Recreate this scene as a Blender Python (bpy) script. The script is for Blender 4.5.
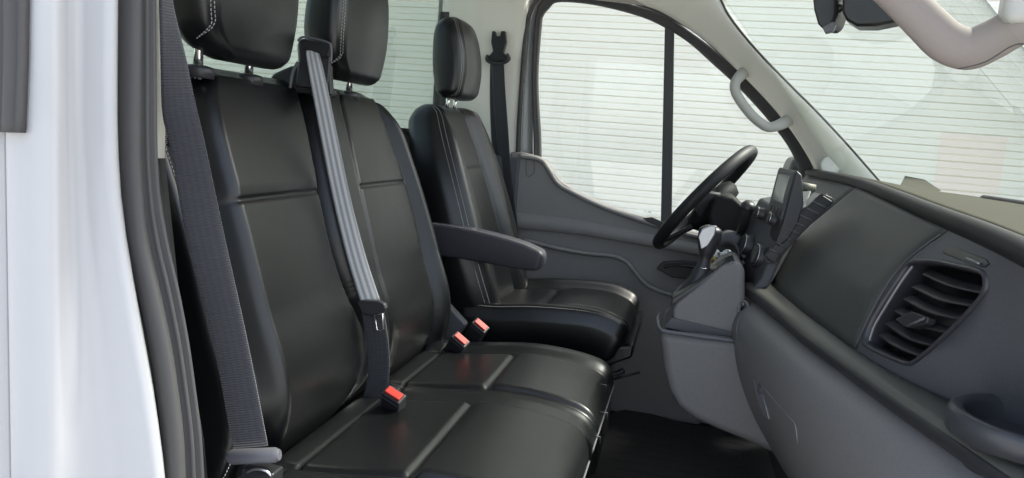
import bpy, bmesh, math, random
from mathutils import Vector, Matrix
random.seed(4)
S = bpy.context.scene
C = S.collection
R = math.radians
for o in list(bpy.data.objects): bpy.data.objects.remove(o)

# ------------------------------------------------------------------ camera
# world: X = towards the bonnet, Y = across the cab to the driver's door, Z up, cab floor at Z = 0
FPX = 740.0
ay = Vector((178, 89, -FPX)).normalized()
hz = Vector((1, -.079, 0))
az = hz.cross(ay).normalized()
if az.y < 0: az = -az
ax = ay.cross(az)
RM = Matrix((ax, ay, az))                      # camera -> world rotation
CAM = Vector((0, -1.68, .95))
cd = bpy.data.cameras.new('camera'); co = bpy.data.objects.new('camera', cd); C.objects.link(co)
co.matrix_world = Matrix.Translation(CAM) @ RM.to_4x4()
cd.sensor_width = 36; cd.lens = FPX / 1024 * 36; cd.clip_start = .02; cd.clip_end = 400
cd.dof.use_dof = False
S.camera = co
S.render.resolution_x = 1024; S.render.resolution_y = 478

# ------------------------------------------------------------------ light
w = bpy.data.worlds.new('World'); S.world = w; w.use_nodes = True
nt = w.node_tree; bg = nt.nodes['Background']
sk = nt.nodes.new('ShaderNodeTexSky'); sk.sky_type = 'NISHITA'; sk.sun_disc = False
SUN_EL, SUN_AZ = R(48), R(58)                 # azimuth measured from +Y towards +X
sk.sun_elevation = SUN_EL; sk.sun_rotation = SUN_AZ
sk.air_density = 1.0; sk.dust_density = 3.0; sk.ozone_density = 1.0
hs = nt.nodes.new('ShaderNodeHueSaturation'); hs.inputs['Saturation'].default_value = .68
nt.links.new(sk.outputs[0], hs.inputs['Color']); nt.links.new(hs.outputs[0], bg.inputs[0]); bg.inputs[1].default_value = .14
sd = bpy.data.lights.new('sun', 'SUN'); sd.energy = 2.0; sd.angle = R(11); sd.color = (1, .98, .94)
so = bpy.data.objects.new('sun', sd); C.objects.link(so)
dirv = Vector((math.sin(SUN_AZ) * math.cos(SUN_EL), math.cos(SUN_AZ) * math.cos(SUN_EL), math.sin(SUN_EL)))
so.rotation_euler = dirv.to_track_quat('Z', 'Y').to_euler(); so.location = dirv * 30
S.view_settings.view_transform = 'Standard'; S.view_settings.look = 'None'
S.view_settings.exposure = 1.7; S.view_settings.gamma = 1
S.render.engine = 'CYCLES'
S.cycles.max_bounces = 10; S.cycles.diffuse_bounces = 5; S.cycles.transparent_max_bounces = 16

# ------------------------------------------------------------------ measuring helpers
def ray(x, y): return RM @ Vector((x - 512, 239 - y, -FPX))
def P(x, y, Y):                                # a photo measurement turned into a point at depth Y
    r = ray(x, y); return CAM + r * ((Y - CAM.y) / r.y)
def PZ(x, y, Z):
    r = ray(x, y); return CAM + r * ((Z - CAM.z) / r.z)
def lerp(t, xs, ys):
    if t <= xs[0]: return ys[0]
    for i in range(len(xs) - 1):
        if t <= xs[i + 1]:
            k = (t - xs[i]) / (xs[i + 1] - xs[i]); return ys[i] + (ys[i + 1] - ys[i]) * k
    return ys[-1]
def spl(t, xs, ys):                            # smooth interpolation
    n = len(xs)
    if t <= xs[0]: return ys[0]
    if t >= xs[-1]: return ys[-1]
    def m(i):
        if i == 0: return (ys[1] - ys[0]) / (xs[1] - xs[0])
        if i == n - 1: return (ys[-1] - ys[-2]) / (xs[-1] - xs[-2])
        return (ys[i + 1] - ys[i - 1]) / (xs[i + 1] - xs[i - 1])
    for i in range(n - 1):
        if t <= xs[i + 1]:
            h = xs[i + 1] - xs[i]; k = (t - xs[i]) / h
            return ((2*k**3 - 3*k*k + 1) * ys[i] + (k**3 - 2*k*k + k) * h * m(i)
                    + (-2*k**3 + 3*k*k) * ys[i+1] + (k**3 - k*k) * h * m(i+1))
def sstep(a, b, x):
    t = max(0, min(1, (x - a) / (b - a))); return t * t * (3 - 2 * t)
def gauss(x, s): return math.exp(-(x / s) ** 2)
def smooth_path(pts, n=8):
    pts = [Vector(p) for p in pts]; out = []
    for i in range(len(pts) - 1):
        p0 = pts[max(i-1, 0)]; p1 = pts[i]; p2 = pts[i+1]; p3 = pts[min(i+2, len(pts)-1)]
        for k in range(n):
            t = k / n
            out.append(.5 * ((2*p1) + (p2-p0)*t + (2*p0-5*p1+4*p2-p3)*t*t + (3*p1-p0-3*p2+p3)*t**3))
    out.append(pts[-1]); return out

# ------------------------------------------------------------------ materials
def mat(name, col, rough=.5, metal=0, bump=None, coat=0, spec=.5, var=0, varscale=8, rvar=0, sheen=0):
    m = bpy.data.materials.new(name); m.use_nodes = True
    t = m.node_tree; b = t.nodes['Principled BSDF']
    b.inputs['Base Color'].default_value = (*col, 1); b.inputs['Roughness'].default_value = rough
    b.inputs['Metallic'].default_value = metal; b.inputs['Coat Weight'].default_value = coat
    b.inputs['Specular IOR Level'].default_value = spec; b.inputs['Sheen Weight'].default_value = sheen
    tc = t.nodes.new('ShaderNodeTexCoord')
    if var or rvar:
        n = t.nodes.new('ShaderNodeTexNoise'); n.inputs['Scale'].default_value = varscale
        n.inputs['Detail'].default_value = 6
        t.links.new(tc.outputs['Object'], n.inputs['Vector'])
        if var:
            r = t.nodes.new('ShaderNodeMapRange')
            r.inputs['To Min'].default_value = 1 - var; r.inputs['To Max'].default_value = 1 + var
            t.links.new(n.outputs[0], r.inputs[0])
            mx = t.nodes.new('ShaderNodeMix'); mx.data_type = 'RGBA'; mx.blend_type = 'MULTIPLY'
            mx.inputs[0].default_value = 1; mx.inputs[6].default_value = (*col, 1)
            t.links.new(r.outputs[0], mx.inputs[7]); t.links.new(mx.outputs[2], b.inputs['Base Color'])
        if rvar:
            r = t.nodes.new('ShaderNodeMapRange')
            r.inputs['From Min'].default_value = .3; r.inputs['From Max'].default_value = .7
            r.inputs['To Min'].default_value = rough - rvar; r.inputs['To Max'].default_value = rough + rvar
            t.links.new(n.outputs[0], r.inputs[0]); t.links.new(r.outputs[0], b.inputs['Roughness'])
    if bump:
        kind, sc, st, dist = bump
        prev = None
        layers = [(kind, sc, st, dist)]
        if kind == 'leather': layers = [('voronoi', sc, st, dist), ('noise', 9, .35, .004)]
        for (k, s_, a_, d_) in layers:
            if k == 'voronoi':
                n = t.nodes.new('ShaderNodeTexVoronoi'); n.inputs['Scale'].default_value = s_; out = n.outputs['Distance']
            elif k == 'wave':
                n = t.nodes.new('ShaderNodeTexWave'); n.inputs['Scale'].default_value = s_; out = n.outputs[0]
            else:
                n = t.nodes.new('ShaderNodeTexNoise'); n.inputs['Scale'].default_value = s_; n.inputs['Detail'].default_value = 3; out = n.outputs[0]
            t.links.new(tc.outputs['Object'], n.inputs['Vector'])
            bp = t.nodes.new('ShaderNodeBump'); bp.inputs['Strength'].default_value = a_; bp.inputs['Distance'].default_value = d_
            t.links.new(out, bp.inputs['Height'])
            if prev: t.links.new(prev.outputs[0], bp.inputs['Normal'])
            prev = bp
        t.links.new(prev.outputs[0], b.inputs['Normal'])
    return m
def glassmat(name, tint, refl=.9):
    m = bpy.data.materials.new(name); m.use_nodes = True; t = m.node_tree
    t.nodes.remove(t.nodes['Principled BSDF'])
    tr = t.nodes.new('ShaderNodeBsdfTransparent'); tr.inputs[0].default_value = (*tint, 1)
    gl = t.nodes.new('ShaderNodeBsdfGlossy'); gl.inputs['Roughness'].default_value = .01; gl.inputs[0].default_value = (refl,)*3 + (1,)
    # a single sheet stands for the pane: give both of its sides the outside-to-glass Fresnel
    fr = t.nodes.new('ShaderNodeFresnel'); ge = t.nodes.new('ShaderNodeNewGeometry'); io = t.nodes.new('ShaderNodeMapRange')
    io.inputs['To Min'].default_value = 1.5; io.inputs['To Max'].default_value = 1 / 1.5
    t.links.new(ge.outputs['Backfacing'], io.inputs[0]); t.links.new(io.outputs[0], fr.inputs[0])
    mx = t.nodes.new('ShaderNodeMixShader')
    t.links.new(fr.outputs[0], mx.inputs[0]); t.links.new(tr.outputs[0], mx.inputs[1]); t.links.new(gl.outputs[0], mx.inputs[2])
    t.links.new(mx.outputs[0], t.nodes['Material Output'].inputs[0])
    return m
M = dict(
    leather=mat('black leather', (.0040, .0046, .0052), .35, bump=('leather', 380, .12, .0004), rvar=.025, varscale=5, spec=.65),
    stitch=mat('grey thread', (.42, .42, .42), .8),
    piping=mat('grey piping', (.14, .14, .145), .6),
    plastic=mat('dark grey plastic', (.088, .090, .098), .55, bump=('noise', 260, .35, .0008), var=.18, varscale=230),
    dash=mat('black dash plastic', (.060, .062, .058), .55, bump=('noise', 260, .35, .0008), var=.20, varscale=230),
    dashtop=mat('olive black dash top', (.060, .058, .042), .85, spec=.15, bump=('noise', 900, .35, .0005), var=.06, varscale=6),
    lower=mat('mid grey plastic', (.175, .170, .168), .58, bump=('noise', 260, .3, .0008), var=.13, varscale=230),
    door=mat('door grey plastic', (.25, .24, .235), .6, bump=('noise', 200, .3, .0008), var=.10, varscale=160),
    black=mat('gloss black plastic', (.018, .018, .02), .3),
    satin=mat('satin black plastic', (.03, .03, .033), .42, bump=('noise', 900, .15, .0003)),
    rubber=mat('rubber seal', (.062, .060, .060), .6, bump=('noise', 500, .2, .0004), var=.1, varscale=7),
    paint=mat('white body paint', (.44, .445, .455), .25, coat=.5, bump=('noise', 3, .06, .01)),
    trim=mat('cream pillar trim', (.82, .80, .72), .6, bump=('noise', 700, .2, .0004), var=.03),
    lining=mat('roof lining', (.52, .50, .46), .9, bump=('noise', 500, .3, .0008), var=.05),
    greyplastic=mat('light grey plastic', (.11, .11, .125), .45),
    web=mat('black belt webbing', (.030, .031, .038), .75, sheen=.3),
    webg=mat('grey belt webbing', (.35, .36, .37), .65, sheen=.3),
    chrome=mat('chrome', (.85, .85, .82), .12, metal=1),
    steel=mat('brushed steel', (.6, .6, .6), .3, metal=1),
    brass=mat('brass', (.55, .42, .15), .3, metal=1),
    red=mat('red button', (.55, .045, .03), .5),
    silver=mat('silver lever trim', (.40, .41, .43), .32, metal=.8),
    screen=mat('screen', (.30, .33, .29), .15, spec=.8),
    shroud=mat('dull black shroud', (.014, .014, .015), .7, spec=.25),
    handle=mat('grey handle plastic', (.44, .43, .39), .5, bump=('noise', 900, .2, .0004)),
    white=mat('white print', (.62, .62, .62), .6),
    carpet=mat('black carpet', (.016, .016, .017), .95, bump=('noise', 400, .8, .003)),
    under=mat('black frame', (.012, .012, .013), .6),
    wall=mat('white metal cladding', (.86, .84, .745), .5, var=.06, varscale=1.2),
    ground=mat('concrete', (.48, .47, .45), .9, bump=('noise', 60, .5, .004), var=.15, varscale=2),
    glass=glassmat('clear glass', (.96, .965, .93)),
    wsglass=glassmat('windscreen glass', (.885, .93, .86)),
    tint=glassmat('green tinted glass', (.70, .75, .70), .9),
)
# webbing weave: fine ribs across the width, laid along the belt's own UV map
for k in ('web', 'webg'):
    t = M[k].node_tree; b = t.nodes['Principled BSDF']
    uv = t.nodes.new('ShaderNodeUVMap'); uv.uv_map = 'UVMap'
    mp = t.nodes.new('ShaderNodeMapping'); t.links.new(uv.outputs[0], mp.inputs[0])
    wv = t.nodes.new('ShaderNodeTexWave'); wv.bands_direction = 'Y'; wv.inputs['Scale'].default_value = 1
    wv.inputs['Distortion'].default_value = .6; wv.inputs['Detail Scale'].default_value = 3
    mp.inputs['Scale'].default_value = (.6, 4.7, 1)
    t.links.new(mp.outputs[0], wv.inputs[0])
    bp = t.nodes.new('ShaderNodeBump'); bp.inputs['Strength'].default_value = .65 if k == 'web' else .25; bp.inputs['Distance'].default_value = .002
    t.links.new(wv.outputs[0], bp.inputs['Height']); t.links.new(bp.outputs[0], b.inputs['Normal'])
    # lengthwise woven stripes
    w2 = t.nodes.new('ShaderNodeTexWave'); w2.bands_direction = 'X'; w2.inputs['Scale'].default_value = 1.0 if k == 'webg' else 1.6
    t.links.new(uv.outputs[0], w2.inputs[0])
    cr = t.nodes.new('ShaderNodeMapRange'); cr.inputs['To Min'].default_value = .55 if k == 'webg' else .85; cr.inputs['To Max'].default_value = 1.25 if k == 'webg' else 1.1
    t.links.new(w2.outputs[0], cr.inputs[0])
    mx = t.nodes.new('ShaderNodeMix'); mx.data_type = 'RGBA'; mx.blend_type = 'MULTIPLY'; mx.inputs[0].default_value = 1
    mx.inputs[6].default_value = b.inputs['Base Color'].default_value
    t.links.new(cr.outputs[0], mx.inputs[7]); t.links.new(mx.outputs[2], b.inputs['Base Color'])

# ------------------------------------------------------------------ object helpers
def thing(name, label, cat, loc=(0, 0, 0), group=None):
    o = bpy.data.objects.new(name, None); C.objects.link(o); o.location = loc
    o.empty_display_size = .05
    o['label'] = label; o['category'] = cat
    if group: o['group'] = group
    return o
def parent(o, p):
    o.parent = p
    # every Empty is unrotated; keep the part where it was built
    q = p; off = Vector((0, 0, 0))
    while q: off += q.location; q = q.parent
    o.location = Vector(o.location) - off
def obj(name, verts, faces, m, par=None, smooth=True, bevel=0, sub=0, solid=0, uvs=None, segs=2, label=None, wn=False):
    me = bpy.data.meshes.new(name); me.from_pydata([tuple(v) for v in verts], [], faces); me.update()
    bm = bmesh.new(); bm.from_mesh(me); bmesh.ops.recalc_face_normals(bm, faces=bm.faces[:]); bm.to_mesh(me); bm.free()
    if uvs:
        l = me.uv_layers.new(name='UVMap')
        for lp in me.loops: l.data[lp.index].uv = uvs[lp.vertex_index]
    me.materials.append(m)
    o = bpy.data.objects.new(name, me); C.objects.link(o)
    if smooth:
        for p in me.polygons: p.use_smooth = True
    if solid:
        s = o.modifiers.new('solid', 'SOLIDIFY'); s.thickness = solid; s.offset = 0
    if bevel:
        b = o.modifiers.new('bevel', 'BEVEL'); b.width = bevel; b.segments = segs; b.limit_method = 'ANGLE'; b.angle_limit = R(35)
        b.harden_normals = True
    if sub:
        s = o.modifiers.new('sub', 'SUBSURF'); s.levels = sub; s.render_levels = sub
    if par: parent(o, par)
    if label: o['label'] = label
    return o
class G:                                        # a bag of shapes that becomes one mesh
    def __init__(s): s.v = []; s.f = []; s.uv = []
    def add(s, v, f, uv=None):
        o = len(s.v); s.v += [Vector(p) for p in v]; s.f += [tuple(i + o for i in q) for q in f]
        s.uv += uv if uv else [(0, 0)] * len(v); return s
    def loft(s, rings, closed=True, caps=True, uv=None):
        n = len(rings[0]); v = [p for r in rings for p in r]; f = []
        for i in range(len(rings) - 1):
            for j in range(n if closed else n - 1):
                k = (j + 1) % n; f.append((i*n+j, i*n+k, (i+1)*n+k, (i+1)*n+j))
        if caps and closed: f.append(tuple(range(n))[::-1]); f.append(tuple((len(rings)-1)*n + j for j in range(n)))
        return s.add(v, f, uv)
    def tube(s, path, r, n=10, caps=True, flat=1.0, up=None):
        path = [Vector(p) for p in path]; rings = []; ref = None
        for i, p in enumerate(path):
            t = (path[min(i+1, len(path)-1)] - path[max(i-1, 0)]).normalized()
            if ref is None:
                ref = Vector(up) if up else (Vector((0, 0, 1)) if abs(t.z) < .9 else Vector((1, 0, 0)))
            a = t.cross(ref).normalized(); b = a.cross(t).normalized(); ref = b
            rr = r(i / (len(path) - 1)) if callable(r) else r
            rings.append([p + a * math.cos(2*math.pi*k/n) * rr + b * math.sin(2*math.pi*k/n) * rr * flat for k in range(n)])
        return s.loft(rings, caps=caps)
    def box(s, c, d, rot=None):
        c = Vector(c); d = Vector(d) / 2; v = []
        for x in (-1, 1):
            for y in (-1, 1):
                for z in (-1, 1):
                    q = Vector((x*d.x, y*d.y, z*d.z)); v.append(c + (rot @ q if rot else q))
        return s.add(v, [(0,1,3,2), (4,6,7,5), (0,4,5,1), (2,3,7,6), (0,2,6,4), (1,5,7,3)])
    def prism(s, a, b):                          # two outlines of the same length
        n = len(a); return s.add(list(a) + list(b), [tuple(range(n)), tuple(range(2*n-1, n-1, -1))] + [(i, n+i, n+(i+1) % n, (i+1) % n) for i in range(n)])
    def cyl(s, c, axis, r, h, n=24, r2=None):
        c = Vector(c); q = Vector(axis).normalized().to_track_quat('Z', 'Y').to_matrix()
        r2 = r if r2 is None else r2
        return s.loft([[c + q @ Vector((rr*math.cos(2*math.pi*k/n), rr*math.sin(2*math.pi*k/n), z)) for k in range(n)] for rr, z in ((r, 0), (r2, h))])
    def lathe(s, c, axis, prof, n=32):
        c = Vector(c); q = Vector(axis).normalized().to_track_quat('Z', 'Y').to_matrix()
        return s.loft([[c + q @ Vector((rr*math.cos(2*math.pi*k/n), rr*math.sin(2*math.pi*k/n), z)) for k in range(n)] for rr, z in prof])
    def build(s, name, m, par=None, **k): return obj(name, s.v, s.f, m, par, uvs=s.uv, **k)
def off(poly, d):                                # points shifted by a vector
    return [Vector(p) + Vector(d) for p in poly]
def ribbon(name, A, B, m, par, thick=.006, cols=1, **k):
    n = len(A); v = []; f = []
    for i in range(n):
        for j in range(cols + 1): v.append(Vector(A[i]).lerp(Vector(B[i]), j / cols))
    c = cols + 1
    for i in range(n - 1):
        for j in range(cols): f.append((i*c+j, i*c+j+1, (i+1)*c+j+1, (i+1)*c+j))
    return obj(name, v, f, m, par, solid=thick, **k)
def resample(pts, n):
    pts = [Vector(p) for p in pts]; L = [0]
    for a, b in zip(pts, pts[1:]): L.append(L[-1] + (b - a).length)
    out = []
    for k in range(n):
        t = L[-1] * k / (n - 1)
        for i in range(len(pts) - 1):
            if t <= L[i+1] + 1e-9:
                out.append(pts[i].lerp(pts[i+1], (t - L[i]) / max(1e-9, L[i+1] - L[i]))); break
        else: out.append(pts[-1])
    return out
def stitches(path, r=.0007, dash=.0042, gap=.0024, g=None):
    g = g or G(); pts = [Vector(p) for p in path]; L = [0]
    for a, b in zip(pts, pts[1:]): L.append(L[-1] + (b - a).length)
    t = 0
    def at(t):
        for i in range(len(pts) - 1):
            if t <= L[i+1]: return pts[i].lerp(pts[i+1], (t - L[i]) / max(1e-9, L[i+1] - L[i]))
        return pts[-1]
    while t + dash < L[-1]:
        g.tube([at(t), at(t + dash)], r, n=5); t += dash + gap
    return g
def webbing(name, path, widths, wdir, m, par, th=.0012, **k):
    path = [Vector(p) for p in path]; n = len(path); rings = []; uv = []; s = 0; nc = 8
    for i, p in enumerate(path):
        t = (path[min(i+1, n-1)] - path[max(i-1, 0)]).normalized()
        if i: s += (p - path[i-1]).length
        f = i / (n - 1); wd = wdir(f) if callable(wdir) else Vector(wdir); wd = (wd - t * wd.dot(t)).normalized()
        nn = t.cross(wd).normalized(); hw = (widths(f) if callable(widths) else widths) / 2
        ring = []
        for j in range(nc + 1): ring.append((p + wd*hw*(2*j/nc-1) + nn*(th + .0008*math.sin(math.pi*j/nc)), (j/nc, s / .05)))
        for j in range(nc, -1, -1): ring.append((p + wd*hw*(2*j/nc-1) - nn*th, (j/nc, s / .05)))
        rings.append([a for a, _ in ring]); uv += [b for _, b in ring]
    g = G(); g.loft(rings, uv=uv); return g.build(name, m, par, **k)

# padded block: spine in the XZ plane, rounded-rectangle sections spanning Y, front relief
class Pad:
    def __init__(s, spine, y0, y1, half, rad, cap, disp=None, nv=90, nf=110, nb=14, backoff=0):
        s.sp = [Vector((a, 0, b)) for a, b in smooth2(spine)]
        L = [0]
        for a, b in zip(s.sp, s.sp[1:]): L.append(L[-1] + (b - a).length)
        s.L = L; s.len = L[-1]; s.y0, s.y1, s.half, s.rad, s.cap, s.disp = y0, y1, half, rad, cap, disp
        s.nv, s.nf, s.nb = nv, nf, nb
    def frame(s, v):
        t = v * s.len
        for i in range(len(s.sp) - 1):
            if t <= s.L[i+1] + 1e-9:
                k = (t - s.L[i]) / max(1e-9, s.L[i+1] - s.L[i]); break
        p = s.sp[i].lerp(s.sp[i+1], k)
        a = s.sp[max(i-1, 0)]; b = s.sp[min(i+2, len(s.sp)-1)]
        tg = (b - a).normalized(); return p, tg, Vector((tg.z, 0, -tg.x))
    def val(s, q, v): return q(v) if callable(q) else q
    def section(s, v):
        p, tg, nrm = s.frame(v)
        y0, y1, h, r = s.val(s.y0, v), s.val(s.y1, v), s.val(s.half, v), s.rad
        e = min(v, 1 - v) * s.len; ins = 0
        if e < s.cap: ins = s.cap - math.sqrt(max(0, s.cap**2 - (s.cap - e)**2))
        y0 += ins; y1 -= ins; h = max(.002, h - ins); r = min(r, h * .98, (y1 - y0) / 2 * .98)
        return p, nrm, y0, y1, h, r
    def front(s, y, v, lift=0):                  # a point on the padded face
        p, nrm, y0, y1, h, r = s.section(v)
        y = max(y0, min(y1, y)); d = min(y - y0, y1 - y)
        z = h if d >= r else h - r + math.sqrt(max(0, r*r - (r - d)**2))
        if s.disp: z += s.disp(y, v) * sstep(0, r * .8, d)
        return Vector((p.x, y, p.z)) + nrm * (z + lift)
    def ring(s, v):
        p, nrm, y0, y1, h, r = s.section(v); out = []
        na = 7
        # front face incl. its rounded shoulders, dense and even in arc
        for k in range(na):
            a = math.pi/2 * k / na; out.append((y0 + r - r*math.cos(a), h - r + r*math.sin(a)))
        for k in range(s.nf + 1): out.append((y0 + r + (y1 - y0 - 2*r) * k / s.nf, h))
        for k in range(1, na + 1):
            a = math.pi/2 * k / na; out.append((y1 - r + r*math.sin(a), h - r + r*math.cos(a)))
        for k in range(1, na):
            a = math.pi/2 * k / na; out.append((y1 - r + r*math.cos(a), -h + r - r*math.sin(a)))
        for k in range(s.nb + 1): out.append((y1 - r - (y1 - y0 - 2*r) * k / s.nb, -h))
        for k in range(1, na):
            a = math.pi/2 * k / na; out.append((y0 + r - r*math.sin(a), -h + r - r*math.cos(a)))
        res = []
        for y, n in out:
            if n > 0 and s.disp:
                d = min(y - y0, y1 - y); n2 = n + s.disp(y, v) * sstep(0, r * .8, d)
            else: n2 = n
            res.append(Vector((p.x, y, p.z)) + nrm * n2)
        return res
    def build(s, name, m, par, **k):
        vs = []
        c = s.cap / s.len
        for i in range(9): vs.append(c * (1 - math.cos(math.pi/2 * i / 9)))
        for i in range(s.nv + 1): vs.append(c + (1 - 2*c) * i / s.nv)
        for i in range(8, -1, -1): vs.append(1 - c * (1 - math.cos(math.pi/2 * i / 9)))
        g = G(); g.loft([s.ring(v) for v in vs]); return g.build(name, m, par, **k)
def smooth2(pts, n=10):
    return [(p.x, p.z) for p in smooth_path([Vector((a, 0, b)) for a, b in pts], n)]
def tagset(o, label=None, cat=None, group=None, kind=None):
    if label: o['label'] = label
    if cat: o['category'] = cat
    if group: o['group'] = group
    if kind: o['kind'] = kind
    return o
def text(name, s, size, loc, xdir, ydir, m, par, ex=.0003):
    cu = bpy.data.curves.new(name, 'FONT'); cu.body = s; cu.size = size; cu.extrude = ex; cu.align_x = 'CENTER'; cu.align_y = 'CENTER'
    t = bpy.data.objects.new(name + '_tmp', cu); C.objects.link(t)
    dg = bpy.context.evaluated_depsgraph_get(); me = bpy.data.meshes.new_from_object(t.evaluated_get(dg))
    bpy.data.objects.remove(t)
    xd = Vector(xdir).normalized(); yd = Vector(ydir); yd = (yd - xd*yd.dot(xd)).normalized(); zd = xd.cross(yd)
    mw = Matrix((xd, yd, zd)).transposed(); me.transform(Matrix.Translation(Vector(loc)) @ mw.to_4x4())
    me.materials.clear(); me.materials.append(m)
    o = bpy.data.objects.new(name, me); C.objects.link(o)
    if par: parent(o, par)
    return o

# ================================================================== OUTSIDE
g = G(); g.add([(-60, -60, -.55), (60, -60, -.55), (60, 60, -.55), (-60, 60, -.55)], [(0, 1, 2, 3)])
tagset(g.build('ground', M['ground'], smooth=False), kind='structure')
# ribbed white wall / roller shutter beyond the van
WY = 4.35; pitch = .052; prof = []
z = -.55; k = 0
while z < 4.6:
    gr = .014 if k % 2 == 0 else .009
    prof += [(z, 0), (z + .004, gr), (z + .009, gr), (z + .012, 0), (z + .035, -.001)]
    z += pitch; k += 1
g = G(); xs = [-14 + i * 2 for i in range(16)]
g.loft([[Vector((x, WY + d, zz)) for zz, d in prof] for x in xs], closed=False)
wl = g.build('shutter_wall', M['wall'], smooth=False, solid=.004)
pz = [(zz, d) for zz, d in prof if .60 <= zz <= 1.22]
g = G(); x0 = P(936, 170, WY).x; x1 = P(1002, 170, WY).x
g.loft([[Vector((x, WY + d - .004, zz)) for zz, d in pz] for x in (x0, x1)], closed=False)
g.build('reflection_patch', mat('pink reflection colour', (.88, .77, .68), .5), wl, smooth=False, label='pink windscreen reflection put as a coloured rectangle on the ribbed wall')  # pink reflection in the windscreen, put in as a coloured sheet on the wall
tagset(wl, 'white ribbed metal wall standing beyond the driver side windows', 'wall')

# ================================================================== VAN CAB SHELL
van = thing('van_cab', 'white van cab shell with open passenger doorway, black rubber door seal and cream pillar trim', 'van', (-.6, -.95, 0))
# floor pan, front bulkhead, rear wall below its window, roof, sills
g = G(); g.box((-.1, 0, -.02), (1.7, 1.84, .04)); g.box((-.1, 0, .015), (1.6, 1.7, .03))
g.build('floor_pan', M['carpet'], van, smooth=False, bevel=.005)
g = G(); g.box((.62, 0, .42), (.03, 1.8, .9)); g.build('front_bulkhead', M['under'], van, smooth=False)
RX = -.885
g = G(); g.box((RX, 0, .46), (.03, 1.78, .95)); g.build('rear_panel', M['plastic'], van, smooth=False, bevel=.006)
g = G(); g.box((RX, 0, 1.60), (.03, 1.78, .13)); g.box((RX, -.83, 1.22), (.03, .12, .62)); g.box((RX, .88, 1.22), (.03, .03, .62))
g.build('rear_window_surround', M['trim'], van, smooth=False, bevel=.004)
# rear window with a rounded rubber seal
def rrect2(y0, y1, z0, z1, r, n=6):
    out = []
    for cy, cz, a0 in ((y1-r, z1-r, 0), (y0+r, z1-r, 90), (y0+r, z0+r, 180), (y1-r, z0+r, 270)):
        for k in range(n + 1):
            a = R(a0 + 90*k/n); out.append((cy + r*math.cos(a), cz + r*math.sin(a)))
    return out
ow = rrect2(-.775, .865, .935, 1.535, .09); iw = rrect2(-.762, .852, .948, 1.522, .08)
g = G(); g.prism([(RX + .004, y, z) for y, z in iw], [(RX - .001, y, z) for y, z in iw])
rw = g.build('rear_window', M['tint'], van, smooth=False)
g = G(); A = [[Vector((RX + dx, y, z)) for y, z in q] for dx, q in ((.02, iw), (.02, ow), (-.02, ow), (-.02, iw))]
A.append(A[0]); g.loft(A, caps=False); g.build('window_seal', M['rubber'], rw, smooth=False)
# roof lining
g = G(); rings = []
for X in [-.95, -.7, -.4, -.15, .0, .06]:
    rings.append([Vector((X, y, 1.60 - .03*(y/.8)**2 - (.14 * sstep(.72, .86, abs(y))) - .05*sstep(-.3, .06, X))) for y in [-.86, -.8, -.74, -.5, 0, .5, .74, .8, .86]])
g.loft(rings, closed=False); g.build('roof_lining', M['lining'], van, solid=.012)
g = G(); g.box((-.42, 0, 1.68), (1.1, 1.9, .03)); g.build('roof_skin', M['paint'], van, smooth=False, bevel=.01)

# near body pillar: swept vertical profile, wide white painted surfaces
def zshift(z): return 0.0
prof = []
for (px, Y) in ((117, -.955), (116, -.985), (113, -1.0), (103, -1.003), (86, -1.005), (74, -1.012), (66, -1.03), (61, -1.045), (50, -1.055), (30, -1.058), (8, -1.058), (6, -1.055), (4, -1.058), (-40, -1.058), (-200, -1.05), (-500, -1.0)):
    p = P(px, 150, Y); prof.append((p.x, p.y))
rings = []
edge = [(1.75, 0.0), (1.07, 0.0), (.93, 0.0), (.86, .004), (.80, .013), (.72, .03), (.62, .052), (.5, .07), (.3, .085), (-.3, .09)]
ez = [a for a, b in edge][::-1]; ex = [b for a, b in edge][::-1]
for i in range(50):
    z = 1.75 - i * 2.1 / 49
    dx = spl(z, ez, ex)
    ring = []
    for q, (X, Y) in enumerate(prof):
        k = 1 if q < 4 else max(0, 1 - (q - 3) / 4)       # the doorway edge sweeps forward low down
        ring.append(Vector((X + dx * k, Y, z)))
    rings.append(ring)
g = G(); g.loft(rings, closed=False); g.build('body_pillar', M['paint'], van, solid=.003)
# door seal: two beads and a flange following the doorway
so_ = [(118, -30), (118, 0), (118, 60), (118, 150), (121, 200), (126, 243), (137, 290), (148, 340), (156, 390), (161, 435), (163, 478), (165, 520)]
si_ = [(149, -30), (150, 0), (151, 60), (153, 150), (157, 200), (166, 243), (177, 290), (186, 340), (193, 390), (199, 435), (202, 478), (205, 520)]
A = smooth_path([P(x, y, -.972) for x, y in so_], 6); B = smooth_path([P(x, y, -.93) for x, y in si_], 6)
prof_s = [(0, 0), (.08, .014), (.2, .020), (.34, .019), (.46, .012), (.53, .004), (.57, .002), (.62, .010), (.68, .013), (.73, .011), (.77, .004), (.80, .003), (.86, .010), (.94, .012), (1, .004)]
g = G(); rings = []
for a, b in zip(A, B):
    d = (b - a); t = Vector((0, 0, 1)); n = Vector((d.y, -d.x, 0)).normalized()
    if n.y > 0: n = -n
    rings.append([a.lerp(b, u) + n * h for u, h in prof_s] + [a.lerp(b, u) - n * .004 for u in (1, .5, 0)])
g.loft(rings); g.build('door_seal', M['rubber'], van, label='black ribbed rubber seal round the open passenger doorway')
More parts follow.
